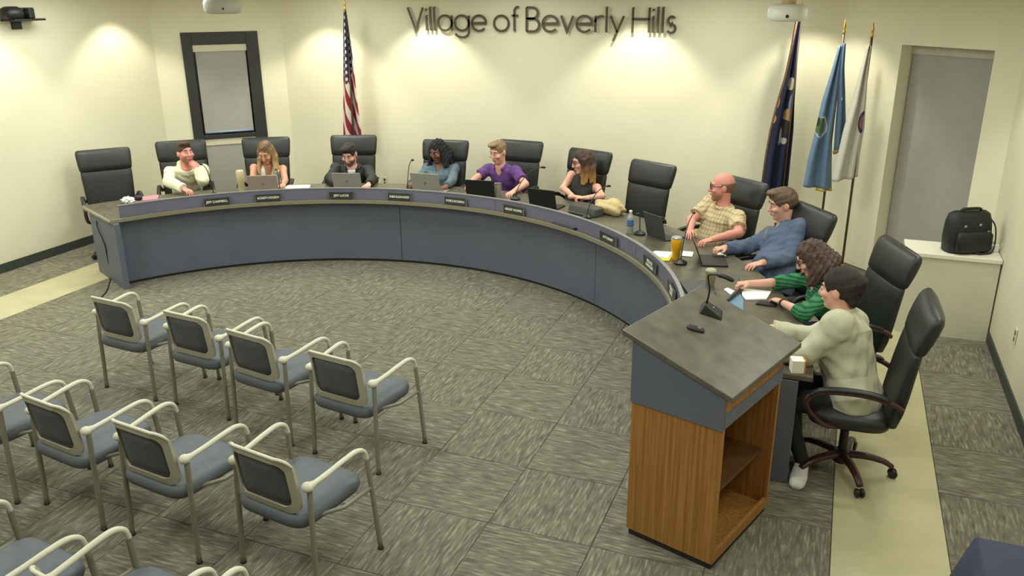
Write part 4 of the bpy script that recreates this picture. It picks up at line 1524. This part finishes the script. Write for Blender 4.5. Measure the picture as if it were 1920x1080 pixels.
def hand(wrist, fdir, ndir, side, curl, hs=1.0, spread=.12, pinch=False):
    """palm with five bent fingers; ndir = back of the hand; side = +1 thumb towards fdir x ndir"""
    f = nrm(fdir); n = nrm(np.array(ndir) - f * np.dot(ndir, f)); t = np.cross(f, n) * side
    w = np.array(wrist, float)
    V = Vol(w - .17 * hs - .02, w + .17 * hs + .02, .0034)
    P = lambda a, b, c: w + (f * a + t * b + n * c) * hs
    V.cap(P(-.05, 0, 0), P(.012, 0, 0), .0265 * hs, .0255 * hs, .01)
    Rm = np.stack([f, t, n], 1)
    V.ell(P(.052, 0, 0), (.054 * hs, .042 * hs, .0165 * hs), Rm, .014)
    V.ell(P(.03, .022, -.006), (.032 * hs, .02 * hs, .015 * hs), Rm, .012)
    for i, (b, L, r) in enumerate(((.030, .070, .0088), (.010, .078, .0092), (-.010, .073, .0088), (-.029, .056, .0078))):
        a0 = curl * (.55 + .12 * i)
        p = np.array([.086 - .006 * abs(i - 1), b, .0])
        ang = -a0
        pts = [p]
        sp = spread * (1.2 - .8 * i)
        for seg_ in (.45, .31, .24):
            pts.append(pts[-1] + np.array([math.cos(ang), sp * .35, math.sin(ang)]) * L * seg_)
            ang -= curl * .95
        for k in range(3):
            V.cap(P(*pts[k]), P(*pts[k + 1]), r * hs * (1 - .06 * k), r * hs * (1 - .06 * (k + 1)), .004)
    th = [np.array([.018, .03, -.006]), np.array([.05, .056, -.014]), np.array([.082, .060 - (.02 if pinch else 0), -.022 - (.02 if pinch else 0)])]
    V.cap(P(*th[0]), P(*th[1]), .0125 * hs, .0105 * hs, .008)
    V.cap(P(*th[1]), P(*th[2]), .0105 * hs, .0085 * hs, .003)
    return V.mesh()


def ik(S, Wr, l1, l2, hint):
    d = Wr - S
    D = np.linalg.norm(d)
    D2 = min(D, (l1 + l2) * .985)
    u = d / D
    if D > D2: Wr = S + u * D2
    a = (l1 * l1 - l2 * l2 + D2 * D2) / (2 * D2)
    h = math.sqrt(max(1e-6, l1 * l1 - a * a))
    n = nrm(hint - u * np.dot(hint, u))
    return S + u * a + n * h, Wr


SKIN = {}


def skin(name, rgb):
    m = mat(name, rgb, .5, .05, 18, .03, 150, spec=.35)
    return m


def person(label, hip, bf, head, hf, hp, c):
    """hip (x,y), bf body facing deg, head centre (x,y,z), hf head facing, hp head pitch; c = options"""
    fem = c.get('fem', False)
    hs = c.get('hs', 1.08)
    hipz = c.get('hipz', .55)
    base = np.array([hip[0], hip[1], 0.0])
    O = lambda p: np.array(p, float) - base
    H_ = np.array([0, 0, hipz])
    hc = O(head)
    HR = rot_axes(hf, hp, c.get('hroll', 0))
    hw = lambda x, y, z: hc + HR @ (np.array([x, y, z]) * hs)
    nb = hc + HR @ np.array([0, -.03, -.135]) * hs * .6 + np.array([0, 0, -.112 * hs * .8 + c.get('neckup', 0)])   # neck base
    upv = nrm(nb - H_)
    L = np.linalg.norm(nb - H_)
    k = L / .5
    rgt0 = rot_axes(bf)[:, 0]
    if c.get('sroll'):
        rgt0 = nrm(rgt0 + np.array([0, 0, c['sroll']]))
    rgt = nrm(rgt0 - upv * np.dot(rgt0, upv))
    fwd = np.cross(upv, rgt)
    TR = np.stack([rgt, fwd, upv], 1)
    w = c.get('w', 1.0 if not fem else .88)      # girth
    dp = c.get('dp', 1.0)
    secs = [(-.10 * k, 0, 0, .155 * w, .10 * dp), (0, 0, 0, .168 * w, .115 * dp), (.12 * k, 0, .005, .152 * w * (.92 if fem else 1), .108 * dp), (.26 * k, 0, .008, .158 * w, .11 * dp),
            (.38 * k, 0, -.002, .172 * w, .102 * dp), (.445 * k, 0, -.01, .155 * w, .082), (.49 * k, 0, -.012, .085 * w, .064), (.52 * k, 0, -.008, .055, .055)]
    tw = lambda x, y, z: H_ + TR @ np.array([x, y, z])
    sh_w = c.get('shw', .185 if not fem else .163)
    S = {1: tw(sh_w, -.012, .432 * k), -1: tw(-sh_w, -.012, .432 * k)}
    arms = {}
    l1, l2 = c.get('l1', .29), c.get('l2', .255)
    ar = c.get('armr', 1.0 if not fem else .86)
    for sd, key in ((1, 'R'), (-1, 'L')):
        h = c[key]
        W_ = O(h['p'])
        hint = np.array(h.get('hint', tuple(rgt * sd * .55 + np.array([0, 0, -1.0]) - fwd * .25)), float)
        if 'elb' in h:
            E_ = O(h['elb'])
            E_ = S[sd] + nrm(E_ - S[sd]) * min(np.linalg.norm(E_ - S[sd]), l1 * 1.1)
            if np.linalg.norm(W_ - E_) > l2 * 1.1:
                W_ = E_ + nrm(W_ - E_) * l2 * 1.1
        else:
            E_, W_ = ik(S[sd], W_, l1, l2, hint)
        arms[sd] = (S[sd], E_, W_, h)
    allp = np.array([H_, hc, nb] + [p for a in arms.values() for p in a[:3]])
    lo = allp.min(0) - np.array([.24, .24, .22]); hi = allp.max(0) + np.array([.24, .24, .20])
    vx = c.get('vx', .0065)
    # ---- body
    sk = c['skin']
    V = Vol(lo, hi, vx)
    V.loft(H_, TR, secs, .02)
    V.cap(nb - upv * .03, hw(0, -.022, -.05), .056 * hs * (.86 if fem else 1), .053 * hs * (.86 if fem else 1), .03)
    for sd, (s_, e_, w_, h) in arms.items():
        V.ell(s_, (.058 * ar * w, .058 * ar * w, .056 * ar), None, .04)
        V.cap(s_, e_, .05 * ar, .041 * ar, .03)
        V.cap(e_, e_ + (w_ - e_) * .35, .041 * ar, .04 * ar, .015)
        V.cap(e_ + (w_ - e_) * .35, w_, .04 * ar, .027 * ar, .012)
    if c.get('belly'):
        V.ell(tw(0, .06, .12 * k), (.15 * w, .10 + c['belly'], .15), TR, .06)
    if fem:
        for sx in (-1, 1):
            V.ell(tw(.07 * sx, .085, .30 * k), (.062, .055, .062), TR, .04)
    # head
    fat = c.get('fat', 1.0)
    V.ell(hw(0, -.014, .028), (.076 * hs, .097 * hs, .092 * hs), HR, .02)
    V.ell(hw(0, .022, -.045), (.060 * hs * fat, .066 * hs, .072 * hs), HR, .04)
    V.ell(hw(0, .060, -.098), (.028 * hs * fat, .026 * hs, .020 * hs), HR, .025)
    V.cap(hw(-.034, .078, .030), hw(.034, .078, .030), .012 * hs, .012 * hs, .018)
    for sx in (-1, 1):
        V.ell(hw(.033 * sx, .094, .010), (.017 * hs, .012 * hs, .012 * hs), HR, .012, True)
        V.ell(hw(.042 * sx, .070, -.022), (.024 * hs, .024 * hs, .020 * hs), HR, .02)
        V.ell(hw(.077 * sx, -.010, -.005), (.012 * hs, .021 * hs, .033 * hs), HR, .008)
    V.cap(hw(0, .090, .018), hw(0, .108, -.026), .009 * hs, .014 * hs, .012)
    V.ell(hw(0, .100, -.030), (.019 * hs, .013 * hs, .010 * hs), HR, .008)
    V.ell(hw(0, .087, -.062), (.025 * hs, .012 * hs, .012 * hs), HR, .010)
    hands = []
    for sd, (s_, e_, w_, h) in arms.items():
        fd = np.array(h.get('f', tuple(w_ - e_)), float)
        hands.append(hand(w_, fd, h.get('n', (0, 0, 1)), -1 if sd == 1 else 1, h.get('curl', .45), c.get('hands', 1.0 if not fem else .9), pinch=h.get('pinch', False)))
    root = V.obj('person', sk, None, hands)
    root.location = tuple(base)
    tag(root, label, 'person')
    # ---- facial parts
    eye_m = mat('eye_white', (206, 194, 182), .4)
    iris_m = mat('eye_dark', (40, 28, 20), .25)
    for sx in (-1, 1):
        p = hw(.032 * sx, .0805, .008)
        e = B().ell(p, (.0105 * hs,) * 3, None, 10, 8).obj('eye', eye_m, root, smooth=True)
        q = p + HR @ np.array([0, .0075, -.001]) * hs
        B().ell(q, (.0055 * hs,) * 3, None, 8, 6).obj('iris', iris_m, e, smooth=True)
        br = [hw(.014 * sx, .094, .032), hw(.033 * sx, .092, .038), hw(.052 * sx, .078, .031)]
        B().tube([tuple(x) for x in br], [.0045 * hs, .005 * hs, .003 * hs], 6).obj('eyebrow', c['hairm'] if not c.get('bald') else mat('grey_brow', (140, 116, 96), .8), root, smooth=True)
    lipm = c.get('lip', mat('lips', (172, 104, 96), .45))
    B().ell(hw(0, .0965, -.0585), (.022 * hs, .0055 * hs, .0042 * hs), Matrix(HR.tolist())).obj('lip', lipm, root, smooth=True)
    B().ell(hw(0, .0955, -.0665), (.019 * hs, .0055 * hs, .0048 * hs), Matrix(HR.tolist())).obj('lip', lipm, root, smooth=True)
    # ---- shirt
    g = c.get('grow', .013)
    sv = c.get('sleeve', 'long')
    U = Vol(lo, hi, vx)
    U.loft(H_, TR, secs[:-1], .02, g)
    if c.get('belly'):
        U.ell(tw(0, .06, .12 * k), (.15 * w + g, .10 + c['belly'] + g, .15 + g), TR, .06)
    if fem:
        for sx in (-1, 1):
            U.ell(tw(.07 * sx, .085, .30 * k), (.062 + g, .055 + g, .062 + g), TR, .04)
    if sv != 'none':
        for sd, (s_, e_, w_, h) in arms.items():
            U.ell(s_, (.058 * ar * w + g,) * 3, None, .05)
            if sv == 'short':
                m_ = s_ + (e_ - s_) * .72
                U.capcut(s_, m_ + (e_ - s_) * .2, .055 * ar + g, .056 * ar + g, .02, m_, e_ - s_)
            else:
                U.cap(s_, e_, .052 * ar + g, .045 * ar + g, .03)
                fr = {'long': .97, 'elbow': .12, 'three': .55}[sv]
                fr = h.get('cuff', fr)
                m_ = e_ + (w_ - e_) * fr
                U.capcut(e_, m_ + (w_ - e_) * .15, .045 * ar + g, (.045 - .014 * fr) * ar + g, .015, m_, w_ - e_)
    if c.get('collar'):
        R_ = .066 * hs
        nup = nrm(hc - nb)
        pts = [nb + upv * .012 + rgt * R_ * math.cos(a) + fwd * (R_ * math.sin(a) + .004) - upv * .022 * max(0, math.sin(a)) for a in np.linspace(0, 2 * math.pi, 13)]
        for a, b in zip(pts[:-1], pts[1:]):
            U.cap(a, b, .013, .013, .01)
    if c.get('hood'):
        pts = [nb - upv * .01 + rgt * .085 * math.cos(a) + fwd * (.08 * math.sin(a) - .015) - upv * .03 * max(0, math.sin(a)) for a in np.linspace(0, 2 * math.pi, 13)]
        for i, (a, b) in enumerate(zip(pts[:-1], pts[1:])):
            U.cap(a, b, .024, .024, .02)
        U.ell(nb - fwd * .095 - upv * .02, (.11, .045, .075), TR, .03)
    U.ripple(c.get('rip', .0016), 42, c.get('seed', 1))
    # neck opening
    nr = c.get('neck', .055) * hs * (.88 if fem else 1)
    U.cap(nb - upv * .005 + fwd * .004, hc, nr, nr, .006, True)
    if c.get('vneck'):
        U.cap(nb + fwd * .06 - upv * .01, tw(0, .14, (.49 - c['vneck']) * k), .05, .004, .006, True)
    if sv == 'none':
        for sd in (1, -1):
            U.ell(S[sd] + rgt * sd * .045 + upv * .0, (.075, .12, .12), TR, .01, True)
    U.half(tw(0, 0, -.105 * k), -upv)
    U.obj(c.get('top', 'shirt'), c['shirtm'], root)
    # ---- trousers and shoes
    lw = O((hip[0], hip[1], 0)) + np.array([0, 0, 0])
    F2 = rot_axes(bf)[:, 1]; R2 = rot_axes(bf)[:, 0]
    hj = H_ - np.array([0, 0, .03])
    lp = [hj + R2 * .3 + F2 * .75, hj - R2 * .3 - F2 * .25, np.array([0, 0, 0.0]), F2 * .8]
    lo2 = np.minimum.reduce(lp) - .06; hi2 = np.maximum.reduce(lp) + .06; lo2[2] = -.02; hi2[2] = hipz + .16
    T_ = Vol(lo2, hi2, .009)
    T_.ell(hj - np.array([0, 0, .0]), (.17 * w, .135, .12), rot_axes(bf), .03)
    feet = []
    for sx in (-1, 1):
        a = hj + R2 * .09 * sx - F2 * .02
        kn = a + R2 * .05 * sx + F2 * .42 + np.array([0, 0, -.035])
        an = kn + F2 * c.get('shin', -.06) + np.array([0, 0, -kn[2] + .10])
        if c.get('feet') and sx in c['feet']:
            an = O(c['feet'][sx])
        T_.cap(a, kn, .088 * w, .062, .04)
        T_.cap(kn, an, .06, .045, .02)
        feet.append((an, sx))
    T_.obj('trousers', c.get('trm', mat('dark_trousers', (44, 46, 56), .8)), root)
    for an, sx in feet:
        fd = nrm(np.array(c.get('footdir', tuple(F2)), float) + R2 * .15 * sx)
        b = B()
        secs2 = [(-.07, 0, .035, .03, .035), (-.05, 0, .04, .036, .045), (.02, 0, .038, .04, .042), (.10, 0, .028, .046, .03), (.16, 0, .02, .04, .022), (.185, 0, .015, .02, .014)]
        b.loft([tuple(x * c.get('shoescale', 1) for x in q) for q in secs2], 14, 2.4, 'y')
        # loft axis y gives (y_, t, x_): remap to (side, fwd, up)
        b.v = [tuple(np.array([an[0], an[1], max(0, an[2] - .10)]) + np.cross(fd, [0, 0, 1]) * q[2] + fd * q[1] + np.array([0, 0, 1]) * q[0]) for q in b.v]
        b.obj('shoe', c.get('shoem', M_BLACKP), root, smooth=True)
    # ---- hair
    hm = c['hairm']
    st = c.get('hair', 'short')
    hl = np.minimum(hc - .26 * hs, nb - .1); hh = hc + .24 * hs
    if st in ('long', 'curly', 'curlybig'):
        hl = hl - np.array([.02, .02, .28])
    Hv = Vol(hl, hh, c.get('hvx', .0055))
    if st == 'fringe':
        Hv.ell(hw(0, -.016, .02), (.081 * hs, .101 * hs, .094 * hs), HR, .01)
        Hv.half(hw(0, 0, .035), HR[:, 2])
        Hv.half(hw(0, .012, 0), HR[:, 1])
        Hv.half(hw(0, 0, -.06), -HR[:, 2])
        Hv.ripple(.0015, 90, 3)
    else:
        th = c.get('hth', 1.0)
        Hv.ell(hw(0, -.016, .036), (.080 * hs * th, .104 * hs * th, .098 * hs * th), HR, .01)
        if st == 'short':
            Hv.ell(hw(.01, .055, .105), (.06 * hs, .055 * hs, .028 * hs), HR, .03)
            Hv.half(hw(0, -.03, -.065), -HR[:, 2] + HR[:, 1] * .15)
        if st == 'updo':
            Hv.ell(hw(0, -.06, .03), (.072 * hs, .085 * hs, .085 * hs), HR, .03)
            Hv.ell(hw(0, -.115, .055), (.042 * hs, .042 * hs, .042 * hs), HR, .025)
            Hv.ell(hw(0, -.085, -.05), (.05 * hs, .03 * hs, .05 * hs), HR, .03)
        # face opening
        Hv.ell(hw(0, .085, -.020), (.066 * hs, .085 * hs, c.get('brow', .085) * hs), HR, .012, True)
        for sx in (-1, 1):
            if st in ('short', 'updo'):
                Hv.ell(hw(.085 * sx, .012, -.03), (.028 * hs, .045 * hs, .05 * hs), HR, .01, True)
        if st in ('long', 'curly', 'curlybig'):
            big = {'long': .95, 'curly': 1.2, 'curlybig': 1.28}[st]
            ln = c.get('hlen', .24)
            NS = 20
            for i in range(NS):
                a = rad(160 + 220 * i / (NS - 1))  # around the back from left front to right front
                cx, cy = .072 * math.cos(a), .085 * math.sin(a) - .012
                top = hw(cx, cy, .03)
                out = HR[:, 0] * cx * .35 + HR[:, 1] * cy * .25
                if i < 3 or i > NS - 4:
                    out = out + HR[:, 1] * .03 * c.get('front', 1)
                mid = hw(cx * 1.15 * big, cy * 1.1 * big, -.07) + out * .2
                end = mid + np.array([0, 0, -(ln - .08)]) * (.92 + .08 * math.sin(i * 2.4)) + out * .8
                if c.get('hlenf'):
                    end = end + np.array([0, 0, -1]) * c['hlenf'][0 if i < 6 else (2 if i > 13 else 1)]
                Hv.cap(top, mid, .022 * hs * big, .024 * hs * big, .02)
                Hv.cap(mid, end, .024 * hs * big, .015 * hs * big, .02)
            Hv.ripple(.0022 if st == 'long' else .005, 70 if st == 'long' else 115, 5)
            Hv.ell(hw(0, .10, -.03), (.05 * hs, .06 * hs, .085 * hs), HR, .012, True)
        else:
            Hv.ripple(.0016, 110, 4)
    Hv.obj('hair', hm, root)
    if c.get('beard'):
        Bv = Vol(hc - .17 * hs, hc + .17 * hs, .0045)
        Bv.ell(hw(0, .024, -.052), (.0635 * hs * fat, .0685 * hs, .070 * hs), HR, .03)
        Bv.ell(hw(0, .060, -.100), (.033 * hs * fat, .031 * hs, .025 * hs), HR, .02)
        Bv.half(hw(0, .05, -.040), HR[:, 2] * .9 + HR[:, 1] * .25)
        Bv.half(hw(0, -.012, 0), -HR[:, 1])
        Bv.ell(hw(0, .105, -.062), (.027 * hs, .02 * hs, .012 * hs), HR, .004, True)
        Bv.obj('beard', c['beardm'], root)
    if c.get('glasses'):
        gm = mat('dark_spectacle_frame', (46, 40, 38), .35)
        gz, gy = c.get('gpos', (.010, .100))
        G = B()
        for sx in (-1, 1):
            G.tube([tuple(hw(.034 * sx + .024 * math.cos(a), gy - .012 * abs(math.cos(a) + sx) * .3, gz + .018 * math.sin(a))) for a in np.linspace(0, 2 * math.pi, 16, endpoint=False)], .0028 * hs, 6, closed=True)
            G.tube([tuple(hw(.058 * sx, gy - .012, gz + .006)), tuple(hw(.080 * sx, .0, gz + .006))], .0025 * hs, 6)
        G.tube([tuple(hw(-.011, gy + .003, gz + .004)), tuple(hw(.011, gy + .003, gz + .004))], .0028 * hs, 6)
        G.obj('glasses', gm, root, smooth=True)
    c['_'] = dict(tw=tw, hw=hw, nb=nb, k=k, arms=arms, root=root, fwd=fwd, upv=upv, TR=TR)
    return root


FAIR = skin('fair_skin', (222, 168, 146))
TAN = skin('tan_skin', (206, 150, 122))
RUDDY = skin('ruddy_skin', (220, 150, 134))
BROWN = skin('brown_skin', (124, 84, 66))
H_BRN = mat('brown_hair', (74, 56, 44), .8, .25, 40)
H_DK = mat('dark_brown_hair', (44, 34, 30), .8, .25, 40)
H_BLK = mat('black_hair', (30, 28, 30), .8, .2, 40)
H_SANDY = mat('sandy_grey_hair', (132, 110, 78), .6, .2, 40)
H_AUB = mat('reddish_brown_hair', (112, 72, 52), .6, .2, 40)


def ombre(name, top, tip, z0, z1):
    m, N, L, b = base_mat(name, .5, .4)
    tc = N.new('ShaderNodeTexCoord')
    sp = N.new('ShaderNodeSeparateXYZ')
    L.new(tc.outputs['Object'], sp.inputs[0])
    n = N.new('ShaderNodeTexNoise'); n.inputs['Scale'].default_value = 24
    mp = N.new('ShaderNodeMapping'); mp.inputs['Scale'].default_value = (1, 1, .15)
    L.new(tc.outputs['Object'], mp.inputs['Vector']); L.new(mp.outputs[0], n.inputs['Vector'])
    z = mathn(N, L, 'ADD', sp.outputs['Z'], mathn(N, L, 'MULTIPLY', mathn(N, L, 'SUBTRACT', n.outputs['Fac'], .5), .22))
    f = mathn(N, L, 'DIVIDE', mathn(N, L, 'SUBTRACT', z, z0), z1 - z0)
    r = ramp(N, [(0, tip), (1, top)])
    L.new(f, r.inputs['Fac']); L.new(r.outputs[0], b.inputs['Base Color'])
    return m


def chair_hip(i, back=.07):
    x, y, f = CH[i]
    return (x - back * math.cos(rad(f)), y - back * math.sin(rad(f))), f


def headat(u, v, z):
    return at(u, v, z)


# 1 man in cream hoodie
hp_, f = chair_hip(1)
hd = headat(347, 287, 1.17)
mouth1 = hd + rot_axes(-22, -6) @ np.array([0, .115, -.075])
person('man in a cream hoodie resting his hand at his mouth', hp_, f + 4, hd, -22, -6, dict(
    skin=RUDDY, hairm=H_BRN, hair='short', hs=1.10, shirtm=mat('cream_fleece', (226, 220, 190), .9, .03, 20, .1, 200), grow=.022, hood=True, rip=.0035, beard=True, beardm=mat('brown_stubble', (150, 102, 88), .8), top='hoodie', seed=3,
    L=dict(p=mouth1 + RT * .072 + np.array([0, 0, -.125]) - FW * .01, elb=at(381, 360, .80), f=tuple(-RT * .5 + np.array([0, 0, .85])), n=tuple(RT * .8 - FW * .5), curl=.75), R=dict(p=at(362, 362, .805), elb=at(312, 362, .83), curl=.6)))
# 2 blonde woman
hp_, f = chair_hip(2)
hd = headat(498, 286, 1.14)
ph = person('blonde woman in a sleeveless white top looking down at her laptop', hp_, f + 4, hd, -72, 26, dict(
    fem=True, skin=TAN, hairm=ombre('blonde_hair', (112, 84, 56), (196, 164, 112), .95, 1.24), hair='long', hlen=.25, hs=1.10, shirtm=mat('white_blouse', (252, 250, 242), .7, .01), sleeve='none', vneck=.20, top='blouse', shw=.175, w=.92,
    L=dict(p=at(531, 352, .80), curl=.5), R=dict(p=at(478, 353, .80), curl=.5), glasses=True, gpos=(.10, .075)))
# 3 man in black jacket
hp_, f = chair_hip(3)
hd = headat(655, 289, 1.085)
c3 = dict(hipz=.50, skin=FAIR, hairm=H_DK, hair='short', hs=1.10, shirtm=mat('black_jacket', (36, 37, 38), .75, .08, 20, .08, 150), collar=True, grow=.018, rip=.003, vneck=.13, top='jacket', shw=.20, w=1.08, beard=True, beardm=mat('dark_stubble', (120, 82, 70), .8), seed=8,
          L=dict(p=at(686, 352, .80), elb=at(700, 338, .80), curl=.5), R=dict(p=at(640, 352, .80), elb=at(614, 342, .80), curl=.5))
r3 = person('dark-haired man in a black jacket over a pale shirt', hp_, f + 2, hd, -80, 24, c3)
q = c3['_']
B().loft([(q['nb'][2] - .10, 0, 0, .02, .02), (q['nb'][2] - .03, 0, 0, .05, .035), (q['nb'][2] + .0, 0, 0, .055, .04)], 16, 2).obj('undershirt', mat('pale_blue_shirt', (206, 212, 216), .8), r3, smooth=True).location = tuple(np.array([q['nb'][0], q['nb'][1], 0]) + q['fwd'] * .062)
# 4 woman in denim jacket
hp_, f = chair_hip(4)
hd = headat(821, 283, 1.13)
person('woman with long black hair in a denim jacket', hp_, f - 2, hd, -100, 20, dict(
    fem=True, skin=BROWN, hairm=H_BLK, hair='curly', hlen=.17, hs=1.10, shirtm=mat('washed_denim', (92, 110, 120), .85, .25, 25, .1, 200), grow=.018, rip=.003, collar=True, vneck=.14, top='denim_jacket', lip=mat('dark_lips', (104, 62, 58), .45), w=.98, seed=5, shw=.175,
    L=dict(p=at(836, 351, .80), curl=.5), R=dict(p=at(764, 350, .80), curl=.5)))
# 5 man in purple polo
hp_, f = chair_hip(5)
hd = headat(934, 285, 1.17)
person('man in a purple polo shirt typing on a black laptop', hp_, f - 6, hd, -106, 14, dict(
    skin=FAIR, hairm=H_SANDY, hair='short', hs=1.10, shirtm=mat('purple_polo', (98, 60, 126), .8, .06, 30, .05, 250), collar=True, vneck=.09, sleeve='short', grow=.016, rip=.003, top='polo_shirt', shw=.19, w=1.0, seed=9,
    L=dict(p=at(958, 362, .80), elb=at(985, 345, .84), curl=.5), R=dict(p=at(874, 352, .81), elb=at(893, 334, .84), curl=.7, f=tuple(at(868, 362, .79) - at(880, 345, .82)))))
# 6 woman in black top
hp_, f = chair_hip(6)
hd = headat(1092, 303, 1.15)
person('long-haired woman in a sleeveless black top with clasped hands', hp_, f + 8, hd, -145, 12, dict(
    fem=True, skin=FAIR, hairm=ombre('ombre_hair', (70, 46, 40), (170, 128, 72), .92, 1.16), hair='long', hlen=.22, hlenf=(.02, .08, .17), hs=1.10, shirtm=mat('black_knit_top', (46, 46, 42), .85, .08), sleeve='none', glasses=True, top='sleeveless_top', shw=.18, w=.96,
    L=dict(p=at(1096, 371, .815), elb=at(1132, 372, .83), curl=.9, f=tuple(at(1078, 370, .80) - at(1100, 371, .80))), R=dict(p=at(1076, 369, .815), elb=at(1047, 366, .83), curl=.9, f=tuple(at(1098, 369, .80) - at(1076, 369, .80)))))
# 8 bald man in plaid
hp_, f = chair_hip(8)
hd = headat(1354, 350, 1.20)
person('bald man in a tan checked short-sleeved shirt', hp_, f - 6, hd, -166, 4, dict(
    skin=RUDDY, hairm=mat('grey_brown_fringe', (122, 92, 70), .7, .2), hair='fringe', bald=True, hs=1.12, fat=1.12, shirtm=stripe_mat('tan_check', (206, 188, 150), (162, 138, 102), 160, .55, .85, (170, .8, -.6)), collar=True, sleeve='short', grow=.02, rip=.003, belly=.05, w=1.2, dp=1.15, shw=.205, glasses=True, beard=True, beardm=mat('ruddy_beard', (170, 116, 94), .8), top='checked_shirt', seed=4, armr=1.08,
    R=dict(p=at(1293, 444, .81), elb=at(1296, 412, .86), curl=.5), L=dict(p=at(1322, 452, .815), elb=at(1385, 437, .86), curl=.6)))
# 9 man in blue pullover
hp_, f = chair_hip(9)
hd = headat(1467, 383, 1.20)
c9 = dict(skin=FAIR, hairm=mat('wavy_brown_hair', (92, 72, 54), .55, .25, 40), hair='short', hth=1.06, hs=1.12, fat=1.05, shirtm=mat('blue_fleece', (84, 98, 122), .9, .08, 25, .08, 200), collar=True, vneck=.05, grow=.02, rip=.0035, belly=.05, w=1.2, dp=1.15, shw=.205, top='pullover', seed=6, armr=1.08,
          R=dict(p=at(1338, 470, .825), curl=.8, cuff=.94), L=dict(p=at(1392, 500, .805), elb=at(1478, 484, .82), curl=.4, cuff=.9))
r9 = person('man in a blue quarter-zip pullover working at a black laptop', hp_, f - 4, hd, -160, 12, c9)
q = c9['_']
B().tube([tuple(q['tw'](0, .155, .44 * q['k'])), tuple(q['tw'](0, .178, .38 * q['k'])), tuple(q['tw'](0, .19, .31 * q['k']))], .004, 6).obj('zip', mat('brass_zip', (150, 140, 96), .4, metal=.5), r9, smooth=True)
# 10 woman in green
hp_, f = chair_hip(10)
hd = headat(1522, 484, 1.12)
c10 = dict(fem=True, skin=FAIR, hairm=mat('curly_brown_hair', (72, 52, 46), .55, .3, 30), hair='curlybig', hlen=.15, hs=1.06, shirtm=stripe_mat('green_stripe_knit', (60, 128, 84), (40, 84, 62), 230, .3, .85), sleeve='three', grow=.018, rip=.003, vneck=.06, glasses=True, top='sweater', w=1.05, shw=.175, vx=.0055, seed=11,
           R=dict(p=at(1404, 531, .83), elb=at(1466, 530, .83), curl=1.0, pinch=True, cuff=.25), L=dict(p=at(1452, 560, .805), elb=at(1508, 588, .82), curl=.4, cuff=.3))
r10 = person('woman with curly brown hair in a green striped sweater writing', hp_, f, hd, -168, 28, c10)
B().tube([tuple(at(1389, 531, .80) - np.array(r10.location)), tuple(at(1381, 511, .90) - np.array(r10.location))], .004, 6).obj('pen', M_BLUEP, r10, smooth=True)
wv = c10['_']['arms'][-1]
wd = nrm(wv[2] - wv[1])
wp = wv[2] - wd * .02
Rw = Matrix(np.stack([nrm(np.cross(wd, [0, 0, 1])), np.cross(wd, nrm(np.cross(wd, [0, 0, 1]))), wd], 1).tolist())
B().lathe([(.026, -.01), (.03, -.009), (.03, .009), (.026, .01)], 16, tuple(wp), Rw).obj('wristwatch', M_BLACKP, r10, smooth=True)
# 11 woman in sage cardigan
hp_, f = chair_hip(11, .02)
hd = headat(1574, 543, 1.19)
person('person with dark pinned-up hair in a pale sage sweater beside the lectern', hp_, 172, hd, 160, 6, dict(
    fem=True, skin=FAIR, hairm=H_DK, hair='updo', hs=1.11, hth=1.05, shirtm=mat('sage_knit', (188, 186, 160), .9, .05, 20, .12, 160), grow=.024, rip=.0035, top='sweater', w=1.26, dp=1.3, shw=.195, vx=.0055, seed=2, armr=1.12, neckup=.035,
    R=dict(p=at(1448, 616, .815), curl=.3, cuff=.97), L=dict(p=(-.19, 5.13, .83), elb=at(1512, 664, .83), curl=.4),
    feet={-1: (.012, 5.13, .10)}, footdir=(-.06, -1.0, 0), shoescale=1.2, shoem=mat('white_sneaker', (226, 226, 220), .5), trm=mat('charcoal_trousers', (36, 36, 38), .8)))

# tan jacket heaped by the empty chair
bm = bmesh.new()
bmesh.ops.create_uvsphere(bm, u_segments=40, v_segments=24, radius=1)
for v in bm.verts:
    n_ = v.co.normalized()
    k = 1 + .10 * math.sin(n_.x * 5 + n_.y * 3) + .06 * math.sin(n_.y * 7 + n_.z * 5) + .025 * math.sin(n_.x * 15 - n_.z * 9)
    v.co = Vector((n_.x * .19 * k, n_.y * .13 * k, max(-.06, n_.z * .09 * k)))
me = bpy.data.meshes.new('tan_jacket'); bm.to_mesh(me); bm.free()
me.materials.append(mat('tan_cotton', (196, 176, 128), .9, .06, 15, .1, 120))
me.polygons.foreach_set('use_smooth', [True] * len(me.polygons))
o = bpy.data.objects.new('tan_jacket', me); COL.objects.link(o)
q = at(1166, 388, CT + .05); o.location = (q[0], q[1], CT + .062)
q = pol(4.0, 61.0)
o.location = (q[0], q[1], CT + .062)
o.rotation_euler = (0, 0, rad(-25))
tag(o, 'tan jacket heaped on the counter edge by the empty chair', 'jacket')
